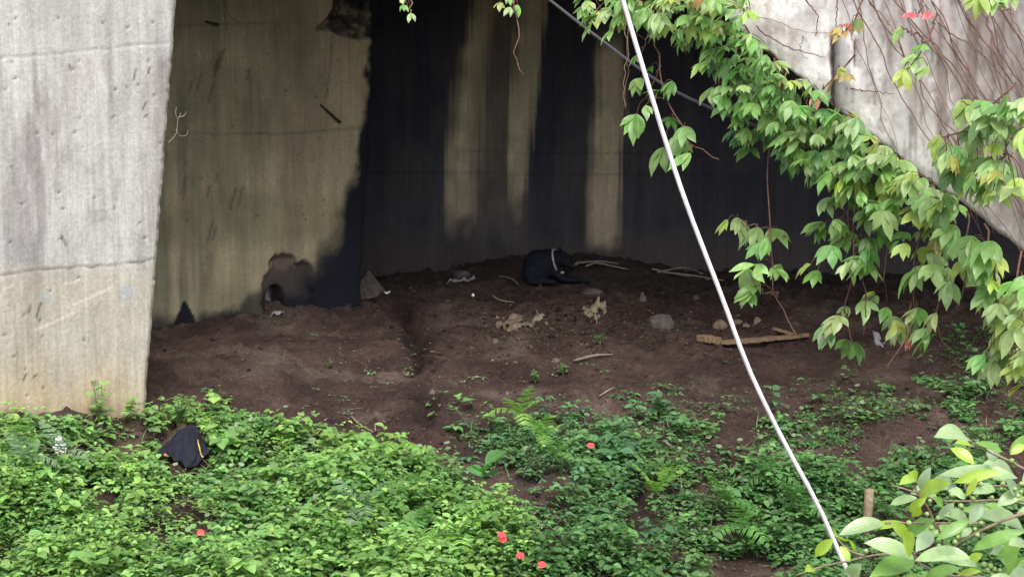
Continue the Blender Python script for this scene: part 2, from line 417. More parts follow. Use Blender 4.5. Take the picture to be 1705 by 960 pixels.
# --- second pier, in the shade, olive-stained
P2R = (P(603, 505, 17.6)[0], 17.6); P2L = (P(-420, 600, 14.6)[0], 14.6)
def p2max(z, La, a):
    s0, z0 = plane_s(600, 480, La, a); s1, z1 = plane_s(625, 0, La, a)
    e = s0 + (s1 - s0) * (z - z0) / (z1 - z0)
    return e + (fbm(z * 14, z * 0 + 8, 15, 4) - .5) * .05
SPALL = [(528, 52), (545, 34), (556, 12), (560, -40), (660, -40), (620, 60), (600, 66), (575, 62), (550, 50)]
RECESS = [(444, 470), (448, 440), (462, 428), (482, 426), (500, 436), (516, 452), (530, 560), (444, 560)]
RECESS2 = [(498, 448), (530, 432), (575, 412), (640, 396), (640, 560), (498, 560)]
BLACKEDGE = [(622, -20), (618, 60), (612, 150), (606, 205), (590, 262), (572, 330), (550, 400), (528, 440), (505, 470)]
def softpoly(px, py, poly, r):
    ins = inpoly(px, py, poly); d = segdist(px, py, list(poly) + [poly[0]])
    return sstep(-r, r, np.where(ins, d, -d))
def p2col(px, py, s, z, sm):
    nz = fbm(s * 2.2, z * 2.2, 101, 5); st = fbm(s * 8, z * .5, 103, 5); nb = fbm(s * 6, z * 6, 104, 5)
    c = mixc((.24, .215, .135), (.34, .29, .19), sstep(.3, .7, nz))
    c = mixc(c, (.14, .145, .095), sstep(.45, .75, st) * .7 * sstep(560, 330, px))
    c = mixc(c, (.15, .12, .085), sstep(.5, .72, fbm(s * 3, z * .8, 107)) * .5)
    c = mixc(c, (.33, .28, .18), sstep(440, 590, px) * .45 * (1 - sstep(430, 520, py)))
    c = mixc(c, (.12, .115, .085), sstep(120, 30, py) * .45 * sstep(480, 330, px))
    c = mixc(c, (.10, .09, .07), np.exp(-(segdist(px, py + (nb - .5) * 6, [(285, 222), (450, 224), (600, 212)]) / 2.2) ** 2) * .45)
    c = mixc(c, (.11, .10, .075), np.exp(-(segdist(px, py + (nb - .5) * 6, [(300, 42), (400, 40), (450, 38)]) / 2.5) ** 2) * .5)
    c = mixc(c, (.09, .07, .04), np.exp(-(segdist(px + (nb - .5) * 5, py, [(553, 60), (548, 120), (543, 165)]) / 1.4) ** 2) * .6)
    for k in range(40):
        hx, hy = rng.uniform(290, 600), rng.uniform(60, 440)
        c = mixc(c, (.04, .035, .03), np.exp(-(np.hypot(px - hx, py - hy) / rng.uniform(1.2, 2.2)) ** 2) * .75)
    for k in range(16):        # dark rubbed scratches, lower right to upper left
        hx, hy = rng.uniform(300, 420), rng.choice([rng.uniform(80, 140), rng.uniform(270, 380)]); L = rng.uniform(12, 34)
        c = mixc(c, (.07, .055, .045), np.exp(-(segdist(px, py + (nb - .5) * 8, [(hx, hy), (hx - L * .25, hy + L)]) / 2.0) ** 2) * .6)
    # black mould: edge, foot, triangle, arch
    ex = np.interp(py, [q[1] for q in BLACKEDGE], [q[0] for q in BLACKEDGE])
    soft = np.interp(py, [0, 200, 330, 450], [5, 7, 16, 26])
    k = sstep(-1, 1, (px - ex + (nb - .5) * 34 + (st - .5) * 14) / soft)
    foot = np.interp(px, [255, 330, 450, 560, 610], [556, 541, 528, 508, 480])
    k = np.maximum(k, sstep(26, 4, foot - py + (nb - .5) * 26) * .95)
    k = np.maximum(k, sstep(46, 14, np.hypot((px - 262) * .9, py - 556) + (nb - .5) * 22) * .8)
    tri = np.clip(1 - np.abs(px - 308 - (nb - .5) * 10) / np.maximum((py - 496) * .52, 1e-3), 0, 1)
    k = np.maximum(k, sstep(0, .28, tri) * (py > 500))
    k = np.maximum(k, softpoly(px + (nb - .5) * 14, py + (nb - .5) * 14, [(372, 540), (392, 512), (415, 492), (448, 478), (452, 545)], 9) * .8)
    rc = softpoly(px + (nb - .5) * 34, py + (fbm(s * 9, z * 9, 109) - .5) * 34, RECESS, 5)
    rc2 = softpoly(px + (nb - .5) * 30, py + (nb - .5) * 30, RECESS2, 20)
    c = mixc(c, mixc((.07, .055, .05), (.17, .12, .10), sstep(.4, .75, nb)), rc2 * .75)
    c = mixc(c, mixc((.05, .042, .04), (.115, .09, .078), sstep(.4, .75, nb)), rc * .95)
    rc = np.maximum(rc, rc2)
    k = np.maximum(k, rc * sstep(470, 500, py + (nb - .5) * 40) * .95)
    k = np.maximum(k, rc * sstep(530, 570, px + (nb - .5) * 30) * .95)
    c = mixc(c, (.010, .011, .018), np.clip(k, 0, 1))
    # lime run-off below the drain hole
    c = mixc(c, (.34, .34, .38), np.exp(-(np.abs(px - 462 - (nb - .5) * 4) / 4.2) ** 2) * sstep(470, 482, py) * (1 - sstep(505, 524, py)) * .9)
    spl = softpoly(px + (nb - .5) * 10, py + (nb - .5) * 10, SPALL, 3)
    c = mixc(c, mixc((.05, .042, .036), (.2, .165, .12), sstep(.42, .66, fbm(s * 11, z * 11, 119))), spl)
    crk = [(555, 30), (572, 28), (585, 45), (600, 50)]
    c = mixc(c, (.012, .012, .014), np.exp(-(segdist(px, py, crk) / 4) ** 2) * .9)
    c = mixc(c, (.012, .012, .016), spl * sstep(30, -5, py + (nb - .5) * 30) * sstep(560, 585, px))
    return c
def p2disp(px, py, s, z, sm):
    nb = fbm(s * 6, z * 6, 104, 5)
    d = (fbm(s * 2, z * 2, 121) - .5) * .02
    d = d - softpoly(px + (nb - .5) * 10, py + (nb - .5) * 10, SPALL, 3) * (.05 + .09 * fbm(s * 9, z * 9, 123))
    d = d - softpoly(px + (nb - .5) * 34, py + (fbm(s * 9, z * 9, 109) - .5) * 34, RECESS, 5) * (.05 + .05 * fbm(s * 7, z * 7, 125))
    d = d - .22 * sstep(1, .6, ((px - 462) / 17.) ** 2 + ((py - 505) / 32.) ** 2) * (px < 600)
    d = d - .02 * sstep(.06, 0, sm - s) * fbm(z * 12, z * 0, 127)
    return d
pier2 = wall('concrete_pier', P2R, P2L, p2max, 1.5, 1.4, 7.2, .02, 1.6, p2col, p2disp, M_WALL)
tag(pier2, 'olive brown shaded concrete pier, blackened and broken along its right edge and foot', 'pier')

# --- back wall, black mould with pale streaks
BWR = (9.0, 19.9); BWL = (-5.0, 19.5)
def streak(px, py, L, Rr, sl, sr):
    l = np.interp(py, [q[1] for q in L], [q[0] for q in L]); r = np.interp(py, [q[1] for q in Rr], [q[0] for q in Rr])
    sl, sr = sl * 1.5, sr * 1.5
    return sstep(-sl, sl, px - l) * sstep(-sr, sr, r - px)
def bwcol(px, py, s, z, sm):
    nb = fbm(s * 5, z * 5, 141, 5); st = fbm(s * 9, z * .45, 143, 5); n0 = fbm(s * 1.3, z * 1.3, 145)
    dr = fbm(s * 30, z * .5, 147, 4); qx = px + (st - .5) * 26 + (nb - .5) * 10 + (dr - .5) * 26
    light = 0 * px
    a = streak(qx, py, [(790, 0), (775, 90), (762, 180), (752, 300), (748, 400)], [(822, 0), (806, 100), (802, 200), (797, 260), (790, 400)], 10, 18)
    a = a * (1 - sstep(330, 405, py + (nb - .5) * 60))
    b = streak(qx, py, [(866, 0), (858, 100), (846, 200), (842, 260), (848, 400)], [(904, 0), (893, 100), (882, 200), (872, 260), (864, 400)], 8, 5)
    b = b * (1 - sstep(290, 400, py + (nb - .5) * 60))
    mid = streak(qx, py, [(800, 0), (790, 200), (770, 430)], [(880, 0), (860, 200), (880, 430)], 15, 15) * .2 * (1 - sstep(330, 440, py))
    cc = streak(qx, py, [(1004, 0), (1000, 130), (992, 220), (985, 300), (984, 420)], [(1030, 0), (1034, 100), (1036, 200), (1030, 260), (1026, 420)], 9, 7)
    cc = cc * sstep(30, 110, py) * (1 - sstep(385, 425, py + (nb - .5) * 40))
    light = np.maximum(np.maximum(a, b * .95), np.maximum(mid, cc))
    light = light * (.62 + .4 * nb + .25 * dr)
    dark = mixc((.033, .034, .048), (.056, .053, .058), sstep(.35, .7, n0 * .6 + st * .4))  # mould black raised: lens veil over the shadows put into its colour
    dark = mixc(dark, (.066, .056, .052), sstep(370, 430, py + (nb - .5) * 50) * .7)
    dark = mixc(dark, (.045, .045, .044), sstep(.5, .7, st) * .5 * sstep(300, 0, py))
    lc = mixc((.40, .365, .235), (.45, .385, .265), sstep(.35, .65, nb)); lc = mixc(lc, (.42, .33, .25), sstep(240, 290, py) * .6)
    c = mixc(dark, lc, np.clip(light, 0, 1))
    for L, wd in (([(600, 288), (700, 288), (1250, 292)], 1.5), ([(760, 252), (900, 254), (1300, 260)], 1.5)):
        c = c * (1 - .25 * np.exp(-(segdist(px, py + (nb - .5) * 5, L) / wd) ** 2))[..., None]
    return c
def bwdisp(px, py, s, z, sm):
    return (fbm(s * 2, z * 2, 151) - .5) * .03
bwall = wall('retaining_wall', BWR, BWL, lambda z, La, a: z * 0 + 14.0, 1.2, 1.6, 7.2, .026, .8, bwcol, bwdisp, M_WALL)
tag(bwall, 'dark mould-blackened retaining wall at the back with three pale vertical streaks', 'wall')

# --- bridge deck overhead (out of the frame above; front edge skewed to shade the soil more at right)
dk = [(-9, 14.3), (-1.5, 14.2), (3.0, 12.4), (12, 10.0), (14, 25), (-11, 25)]
V = [(x, y, z) for z in (6.6, 7.6) for x, y in dk]; n = len(dk)
Fa = [tuple(range(n))[::-1], tuple(range(n, 2 * n))] + [(i, (i + 1) % n, n + (i + 1) % n, n + i) for i in range(n)]
deck = mk('bridge_deck', V, Fa, M_CONC, base=(0, 18, 6.45), cols=np.ones((2 * n, 3)) * np.array((.22, .21, .19)), smooth=False)
tag(deck, 'unseen grey concrete bridge deck shading the soil between the piers', 'bridge')

# --- pale pier cap at top right
CE = [(1100, -62), (1172, 0), (1234, 49), (1344, 140), (1423, 204), (1533, 291), (1590, 329), (1705, 419), (1850, 535), (2100, 735)]
cx_ = np.array([q[0] for q in CE], float); cy_ = np.array([q[1] for q in CE], float)
def cap_d(px): return np.interp(px, [1000, 1172, 1705, 2100], [7.0, 6.6, 5.5, 4.9])
tt = np.linspace(1100, 2100, 220)
rows = []
ey = np.interp(tt, cx_, cy_) + (fbm(tt * .05, tt * 0, 201, 4) - .5) * 9
for k in range(90):
    q = (k / 89.0)
    rows.append([P(x, y - (y + 420) * q, cap_d(x)) for x, y in zip(tt, ey)])
V = np.array(rows); px, py = pix(V[..., 0], V[..., 1], V[..., 2])
nb = fbm(px * .03, py * .03, 211, 5); st = fbm(px * .06, py * .006, 213, 5)
edge = np.interp(px, cx_, cy_) - py
slot = np.maximum(np.exp(-(np.abs(px - 1391 - (nb - .5) * 12) / 7) ** 2) * sstep(40, 75, py) * (1 - sstep(180, 215, py)), np.exp(-(np.abs(px - 1424) / 3) ** 2) * sstep(60, 80, py) * (1 - sstep(105, 120, py)) * .6)
c = mixc((.80, .77, .76), (.88, .86, .85), sstep(.35, .65, nb))
c = mixc(c, (.52, .45, .45), sstep(.52, .74, fbm(px * .018, py * .02, 215, 5)) * .6)
c = mixc(c, (.40, .31, .27), sstep(1400, 1600, px - edge * .3 + (st - .5) * 240) * (.45 + .4 * sstep(.4, .6, st)) * sstep(15, 130, edge))
c = mixc(c, (.3, .24, .21), sstep(.56, .74, st) * .5 * sstep(1440, 1560, px))
fn = fbm(px * .11, py * .09, 217, 5)
c = mixc(c, (.42, .36, .35), sstep(.56, .7, fn) * .55)
c = mixc(c, (.5, .4, .38), sstep(.5, .68, fbm(px * .09, py * .012, 219, 5)) * .5)
c = mixc(c, (.22, .18, .16), sstep(.6, .74, fbm(px * .2, py * .02, 221, 4)) * sstep(1330, 1500, px) * .55)
c = mixc(c, (.34, .31, .28), sstep(26, 0, edge + (fn - .5) * 50) * .5)
c = mixc(c, (.7, .5, .3), sstep(1330, 1200, px) * sstep(.45, .6, nb) * .3)
c = mixc(c, (.06, .05, .05), np.clip(slot * 1.1, 0, 1))
c = mixc(c, (.45, .43, .4), sstep(7, 0, edge) * .5)
disp = (nb - .5) * .012 - slot * .06 + .035 * np.exp(-((px - 1412) / 11) ** 2) * sstep(40, 80, py) * (1 - sstep(130, 190, py))
V[..., 1] -= disp
C = c.reshape(-1, 3); Vf = V.reshape(-1, 3); nr, nc = V.shape[:2]; idx = np.arange(nr * nc).reshape(nr, nc)
Fa = [tuple(q) for q in np.stack([idx[:-1, :-1], idx[:-1, 1:], idx[1:, 1:], idx[1:, :-1]], -1).reshape(-1, 4)]
loop = list(idx[0, :]) + list(idx[1:, -1]) + list(idx[-1, -2::-1]) + list(idx[-2:0:-1, 0]); o = len(Vf); m = len(loop)
Vf = np.concatenate([Vf, Vf[loop] + np.array([.25, 1.0, 0])]); C = np.concatenate([C, C[loop] * .6])
Fa += [(loop[(i + 1) % m], loop[i], o + i, o + (i + 1) % m) for i in range(m)] + [tuple(o + i for i in range(m))[::-1]]
capb = P(1705, 419, 5.5)
cap = mk('pier_cap', Vf, Fa, M_CAP, base=capb, cols=C)
tag(cap, 'white stained concrete pier cap with a slanting lower edge, creepers clinging to it', 'pier cap')

# ------------------------------------------------------------------ leaves
PROF = {
 'ovate': ([0, .1, .25, .45, .65, .82, .93, 1], [.05, .5, .86, 1, .8, .42, .14, .0]),
 'vine': ([0, .12, .3, .5, .7, .84, .93, 1], [.06, .42, .82, 1, .78, .38, .13, .0]),
 'fig': ([0, .08, .2, .4, .6, .78, .9, .96, 1], [.06, .35, .72, 1, .95, .66, .3, .1, .0]),
 'pinna': ([0, .2, .5, .8, 1], [.7, 1, .8, .45, .05]),
 'round': ([0, .1, .3, .5, .7, .9, 1], [.3, .65, .95, 1, .92, .6, .2]),
 'blade': ([0, .3, .7, 1], [.7, 1, .6, .02]),
}
def unit(v): return v / (np.linalg.norm(v, axis=-1, keepdims=True) + 1e-12)
def leaves(B, D, Nn, L, W, droop, fold, tint, prof='ovate', nU=4, wav=0.0):
    B = np.asarray(B, float); n = len(B); D = unit(np.asarray(D, float)); Nn = np.asarray(Nn, float)
    Nn = unit(Nn - D * np.sum(D * Nn, -1, keepdims=True)); S = np.cross(D, Nn)
    L = np.broadcast_to(np.asarray(L, float), (n,)); W = np.broadcast_to(np.asarray(W, float), (n,))
    droop = np.broadcast_to(np.asarray(droop, float), (n,)) + 1e-4; fold = np.broadcast_to(np.asarray(fold, float), (n,))
    us = np.linspace(0, 1, nU + 1); pf = np.interp(us, *PROF[prof])
    V = np.zeros((n, nU + 1, 3, 3)); luv = np.zeros((n, nU + 1, 3, 3)); ph = rng.uniform(0, 6.28, n)
    for k, u in enumerate(us):
        a = droop * u
        cen = B + D * (L * np.sin(a) / droop)[:, None] - Nn * (L * (1 - np.cos(a)) / droop)[:, None]
        nl = Nn * np.cos(a)[:, None] + D * np.sin(a)[:, None]
        wd = W * pf[k]
        for j, sg in ((0, -1), (1, 0), (2, 1)):
            wv = wav * L * np.sin(u * 9 + ph + sg * .8) * abs(sg)
            V[:, k, j] = cen + S * (sg * wd * np.cos(fold))[:, None] + nl * (abs(sg) * wd * np.sin(fold) + wv)[:, None]
            luv[:, k, j] = (u, sg, 0)
    luv[..., 2] = rng.random(n)[:, None, None]
    base = np.arange(n)[:, None] * (3 * (nU + 1)); q = []
    for k in range(nU):
        for j in (0, 1):
            i0 = k * 3 + j; q.append(np.stack([base[:, 0] + i0, base[:, 0] + i0 + 1, base[:, 0] + i0 + 4, base[:, 0] + i0 + 3], -1))
    Fq = np.concatenate(q); cols = np.repeat(np.asarray(tint, float)[:, None], 3 * (nU + 1), 1).reshape(-1, 3)
    return V.reshape(-1, 3), Fq, cols, luv.reshape(-1, 3)
def jl(ls):
    V = []; Fq = []; C = []; U = []; o = 0
    for v, f, c, u in ls:
        V.append(v); Fq.append(f + o); C.append(c); U.append(u); o += len(v)
    return np.concatenate(V), np.concatenate(Fq), np.concatenate(C), np.concatenate(U)
def leafobj(name, data, mat, parent=None, base=None):
    V, Fq, C, U = data; return mk(name, V, Fq, mat, parent, base, C, U)

# ------------------------------------------------------------------ creepers
GREEN = np.array((.175, .33, .09)); YEL = np.array((.34, .43, .10)); PALE = np.array((.31, .44, .17)); REDC = np.array((.42, .15, .1)); ORG = np.array((.45, .32, .14)); DEEP = np.array((.09, .225, .06))
def compound(anchors, tone, size=1.0, n_leaf=(3, 5), head=None):
    """palmate creeper leaves; each anchor is the point where its leaflets meet"""
    B = []; D = []; Nn = []; L = []; W = []; T = []
    for A in anchors:
        k = rng.integers(n_leaf[0], n_leaf[1] + 1)
        hd = rng.normal(-.5, .6) if head is None else head + rng.normal(0, .3)   # swing of the whole leaf, left of the viewer's direction
        outw = np.array([math.sin(hd), -math.cos(hd), 0]); side = np.array([math.cos(hd), math.sin(hd), 0])
        pit = rng.uniform(.25, 1.0); s0 = rng.uniform(.6, 1.15) * size; t0 = tone(); sk = rng.normal(-.18, .3)
        fan = rng.uniform(.34, .6)
        for q in range(k):
            ph = (q - (k - 1) / 2) * fan + rng.normal(0, .1) + sk
            d = side * math.sin(ph) + outw * math.cos(ph) * math.cos(pit) * .9 + np.array([0, 0, -1]) * (math.sin(pit) * (.55 + .5 * math.cos(ph)) + rng.normal(0, .1))
            B.append(A); D.append(d); Nn.append(outw * .6 + np.array([0, 0, .95]) + rng.normal(0, .24, 3))
            l = .092 * s0 * (1 - .15 * abs(q - (k - 1) / 2)) * rng.uniform(.85, 1.12); L.append(l); W.append(l * rng.uniform(.17, .225)); T.append(t0 * rng.uniform(.8, 1.2))
    return leaves(B, D, Nn, L, W, rng.uniform(.2, .9, len(B)), rng.uniform(.1, .35, len(B)), T, 'vine', 7, .012)
def tone_mix(*cw):
    cs = [c for c, _ in cw]; ws = np.array([q for _, q in cw], float); ws /= ws.sum()
    def f():
        i = rng.choice(len(cs), p=ws); return cs[i] * rng.uniform(.8, 1.2) * (1 + rng.normal(0, .06, 3))
    return f
def poly_pts(poly, n):
    xs = [q[0] for q in poly]; ys = [q[1] for q in poly]; out = []
    while len(out) < n:
        a, b = rng.uniform(min(xs), max(xs)), rng.uniform(min(ys), max(ys))
        if inpoly(np.array([a]), np.array([b]), poly)[0]: out.append((a, b))
    return out
def creeper(name, label, root, polys=(), anchors=(), stems=(), tone=None, size=1.0, dz=0.0, cat='creeper', nl=(3, 5), depth=None):
    """root = (px, py) where it leaves the concrete"""
    dep = (lambda x: cap_d(x)) if depth is None else (lambda x: depth)
    t = empty(name, P(root[0], root[1], dep(root[0]) + dz), label, cat, 'creepers hanging from the pier cap')
    pts = [(a, b) for poly, n in polys for a, b in poly_pts(poly, int(n * 2.1))] + list(anchors)
    A = [P(a, b, dep(a) + dz - rng.uniform(.04, .32)) for a, b in pts]
    leafobj('foliage', compound(A, tone, size, nl), M_VINE, t)
    tb = []
    for s in stems:
        pp = smooth_path([P(a, b, dep(a) + dz - .03 - .1 * min(i, 2)) for i, (a, b) in enumerate(s)], 26)
        pp = pp + np.stack([(vn(np.arange(26) * .5, np.zeros(26), 300 + len(tb)) - .5) * .02] * 3, -1)
        tb.append(tube(pp, np.linspace(.0042, .002, 26), 5))
        # petioles to the nearest leaves
    allst = np.concatenate([v for v, f in tb]) if tb else None
    for a in A:
        if allst is None: break
        q = allst[np.argmin(np.sum((allst - a) ** 2, 1))]
        if np.linalg.norm(q - a) < .32:
            m_ = (q + a) / 2 + np.array([0, 0, .02]); tb.append(tube(smooth_path([q, m_, a], 5), .0014, 4))
    if tb:
        v, f = join(tb); mk('stem', v, f, M_STEM, t)
    return t
def edge_poly(x0, x1, up, dn0, dn1):
    f = lambda x: float(np.interp(x, cx_, cy_)); xm = (x0 + x1) / 2
    return [(x0, f(x0) - up), (xm, f(xm) - up), (x1, f(x1) - up), (x1 - 15, f(x1) + dn1), (xm - 15, f(xm) + (dn0 + dn1) / 2 + 15), (x0 - 15, f(x0) + dn0)]
T_G = tone_mix((GREEN, 6), (DEEP, 2), (PALE, 1.2), (YEL, .3)); T_Y = tone_mix((YEL, 3), (GREEN, 2), (PALE, 3), (ORG, .6))
T_P = tone_mix((PALE, 4), (YEL, 1.3), (GREEN, 3)); T_R = tone_mix((REDC, 3), (ORG, 2)); T_M = tone_mix((GREEN, 4), (PALE, 2.5), (YEL, .5))
creeper('hanging_creeper', 'thick green creeper clump at the top edge, behind the white cable', (1110, -40),
        [([(950, -40), (1180, -40), (1215, 20), (1170, 70), (1120, 60), (1060, 30), (985, 30)], 40)], [(970, 15), (985, 40), (1020, 50), (1065, 90)],
        [[(1110, -40), (1090, 20), (1070, 90)], [(1060, -40), (1000, 10), (975, 40)], [(1160, -30), (1150, 40), (1140, 90)], [(1042, -20), (1046, 80), (1040, 180)]], T_M)
creeper('hanging_creeper', 'yellow and orange tinged creeper leaves along the top of the cap edge', (1190, -20),
        [([(1080, -30), (1240, -30), (1265, 30), (1220, 45), (1090, 25)], 17)], [], [[(1190, -20), (1130, 10), (1090, 25)], [(1230, -10), (1250, 30)]], T_Y, 1.0, -.12)
creeper('hanging_creeper', 'green creeper below the yellow leaves, its longest spray hanging to the left over the dark', (1250, 50),
        [(edge_poly(1165, 1300, 10, 40, 95), 40), ([(1165, 90), (1250, 120), (1270, 230), (1225, 220), (1190, 170)], 14)], [(1232, 225), (1250, 245), (1262, 225)],
        [[(1200, 20), (1190, 90), (1200, 190)], [(1250, 60), (1240, 130), (1245, 240)], [(1290, 95), (1270, 160), (1262, 230)]], T_G)
creeper('hanging_creeper', 'dense dark-green creeper under the middle of the cap edge, left of the slot', (1350, 140),
        [(edge_poly(1290, 1400, 10, 130, 115), 46)], [(1330, 265), (1305, 250)], [[(1310, 110), (1300, 180), (1310, 250)], [(1350, 145), (1335, 220), (1330, 280)], [(1390, 175), (1375, 240)]], T_G)
creeper('hanging_creeper', 'green creeper hanging just below the dark slot in the cap', (1430, 205),
        [(edge_poly(1390, 1500, 10, 110, 115), 44)], [(1368, 185), (1400, 200)], [[(1430, 210), (1410, 270), (1405, 330)], [(1480, 250), (1460, 320), (1450, 370)]], tone_mix((GREEN, 5), (PALE, 2), (YEL, 1), (DEEP, 1)))
creeper('hanging_creeper', 'two-tone creeper sprays crossing the white cable near the top', (1100, 60),
        [], [(1060, 190), (1075, 175), (1100, 150), (1120, 135), (1105, 245), (1140, 210), (1125, 225), (1140, 245), (1150, 255), (1065, 130), (1085, 110), (1115, 195)],
        [[(1085, 30), (1100, 110), (1120, 190), (1155, 240), (1200, 262)], [(1100, 110), (1075, 165)], [(1120, 190), (1105, 240)]], T_G, 1.25, -.05)
creeper('hanging_creeper', 'lone thin creeper strand with bright three-part leaves over the dark wall', (1287, 190),
        [], [(1228, 362), (1212, 366), (1262, 378), (1285, 380), (1270, 405), (1258, 440), (1245, 445), (1292, 448), (1256, 478), (1250, 485), (1278, 395), (1300, 440)],
        [[(1300, 110), (1282, 250), (1281, 370), (1284, 450), (1296, 500), (1335, 560)], [(1281, 390), (1310, 395)], [(1281, 385), (1225, 365)], [(1296, 490), (1255, 482)]], T_M, 1.4)
creeper('hanging_creeper', 'long creeper strand left of centre under the cap with broad drooping leaves', (1440, 260),
        [([(1360, 330), (1440, 300), (1470, 380), (1440, 440), (1385, 420), (1370, 380)], 9)],
        [(1372, 330), (1350, 440), (1362, 450), (1422, 432), (1440, 440), (1410, 440), (1398, 525), (1385, 540), (1388, 555), (1412, 565), (1425, 568), (1440, 500), (1412, 510), (1390, 365)],
        [[(1440, 250), (1425, 350), (1420, 440), (1410, 530), (1425, 570)], [(1410, 350), (1370, 430)], [(1440, 300), (1436, 420), (1440, 520), (1437, 565)]], T_M, 1.08)
creeper('hanging_creeper', 'broad pale creeper mass hanging below the lower end of the cap edge', (1560, 310),
        [(edge_poly(1480, 1600, 4, 120, 140), 32), ([(1450, 480), (1540, 440), (1565, 520), (1530, 560), (1470, 540)], 7)], [(1490, 545), (1560, 555), (1545, 545)],
        [[(1560, 315), (1530, 400), (1520, 490), (1515, 560), (1485, 605)], [(1590, 340), (1575, 440), (1565, 560), (1590, 590)], [(1500, 270), (1480, 380), (1470, 470)]], T_P, 1.08)
creeper('hanging_creeper', 'rust red creeper tip with a bare orange stem below the pale mass', (1515, 520), [], [(1503, 540), (1520, 560)], [[(1516, 500), (1512, 555), (1480, 606)]], T_R, .6, -.2)
creeper('hanging_creeper', 'yellow-green creeper falling from the cap at the right border', (1660, 390),
        [([(1600, 365), (1720, 440), (1740, 600), (1680, 600), (1640, 520), (1600, 440)], 27)], [(1700, 590), (1690, 610), (1640, 590), (1655, 600), (1705, 640)],
        [[(1640, 370), (1660, 470), (1655, 560), (1640, 600)], [(1700, 420), (1690, 520), (1680, 620), (1675, 680)], [(1610, 350), (1610, 430), (1600, 500)]], T_P, 1.15, -.15)
creeper('climbing_creeper', 'whitish green creeper leaves over the cap face at the right border', (1690, 140),
        [([(1600, 150), (1720, 150), (1720, 300), (1660, 330), (1610, 290), (1620, 220)], 20), ([(1540, 250), (1600, 240), (1600, 290), (1550, 280)], 5)], [(1565, 225), (1600, 165), (1580, 235)],
        [[(1640, 0), (1660, 120), (1680, 250)], [(1690, 140), (1640, 180), (1600, 170)], [(1700, 240), (1620, 220), (1565, 230)]], T_P, 1.15, -.2)
creeper('climbing_creeper', 'small sprig of narrow pale leaves halfway along the cap face', (1545, 60), [], [(1522, 90), (1500, 45), (1535, 75), (1520, 108), (1545, 110), (1505, 115)], [[(1560, 20), (1545, 70), (1520, 105)], [(1545, 70), (1500, 45)]], T_P, .95, -.05)
creeper('climbing_creeper', 'pink-red young leaves high on the cap face', (1530, 20), [], [(1520, 22), (1545, 20)], [[(1540, -10), (1530, 25)]], tone_mix((np.array((.55, .12, .14)), 1)), .7, -.03, nl=(4, 5))
creeper('climbing_creeper', 'reddish sprig clinging beside the top of the slot', (1425, 20), [], [(1418, 40), (1430, 30), (1410, 52), (1395, 45)], [[(1440, -20), (1425, 30), (1400, 60)]], tone_mix((REDC, 2), (PALE, 2), (ORG, 1)), .9, -.03)
creeper('climbing_creeper', 'orange-brown withered leaves over the lower part of the slot', (1400, 100), [], [(1398, 112), (1390, 130), (1408, 122), (1355, 160), (1372, 150)], [[(1425, 90), (1400, 118), (1360, 158)]], tone_mix((ORG, 2), (YEL, 1), (REDC, .7)), .85, -.03)
creeper('hanging_creeper', 'bright green spray in the top right corner', (1660, -30), [], [(1630, -8), (1660, -8), (1650, -20), (1690, -10)], [[(1660, -40), (1650, -5), (1690, 20)]], T_P, 1.1, -.3)
creeper('hanging_creeper', 'tiny leaf sprig dangling at the top edge, left of the pale wall streaks', (690, -40), [], [(668, -2), (672, 8), (684, 22), (672, -12)], [[(690, -50), (682, 0), (686, 24)]], T_P, .5, 0, nl=(2, 3), depth=6.5)
creeper('hanging_creeper', 'small leaf sprig with a thin root dangling over the pale wall streaks', (855, -40), [], [(832, 4), (845, -6), (850, 12), (862, 8)], [[(860, -50), (858, -10), (861, 60), (860, 100), (875, 120)]], T_P, .62, 0, nl=(2, 3), depth=6.5)

# bare stems on the cap face
bs_ = empty('bare_creeper', P(1500, -40, cap_d(1500)), 'web of bare reddish creeper stems clinging to the white cap face', 'creeper')
def face_pt(a, b): 
    p = P(a, b, cap_d(a)); p[1] -= .022; return p
stem_lines = []
for k in range(34):
    x0 = 1375 + k * 12 + rng.uniform(-8, 8); y = -60.0; x = x0; L = [(x, y)]
    while y < 460:
        y += 45; x += rng.normal(15 + 9 * (k % 3), 7); L.append((x, y))
        if y > np.interp(x, cx_, cy_) + 2 or x > 1800: break
    stem_lines.append(L)
stem_lines += [[(1250, 25), (1290, 35), (1330, 52), (1385, 56)], [(1258, 45), (1285, 66), (1330, 85), (1372, 96)], [(1408, 146), (1440, 152), (1485, 155)], [(1392, -20), (1390, 40), (1380, 80)], [(1335, 60), (1330, 85), (1345, 100)],
               [(1560, 40), (1640, 100), (1705, 180)], [(1600, 20), (1660, 150), (1705, 300)], [(1430, -10), (1460, 20), (1490, 60), (1500, 90)], [(1340, 0), (1360, 30), (1355, 60)]]
for L in stem_lines:
    pp = smooth_path([face_pt(a, b) for a, b in L], 30); jj = np.stack([vn(np.arange(30) * .9, np.zeros(30), int(L[0][0]) + q) - .5 for q in (0, 1, 2)], -1) * .010; jj[:, 1] *= .2
    v, f = tube(pp + jj, np.linspace(.0030, .0012, 30) * rng.uniform(.4, 1.1), 5); mk('stem', v, f, M_STEM, bs_)

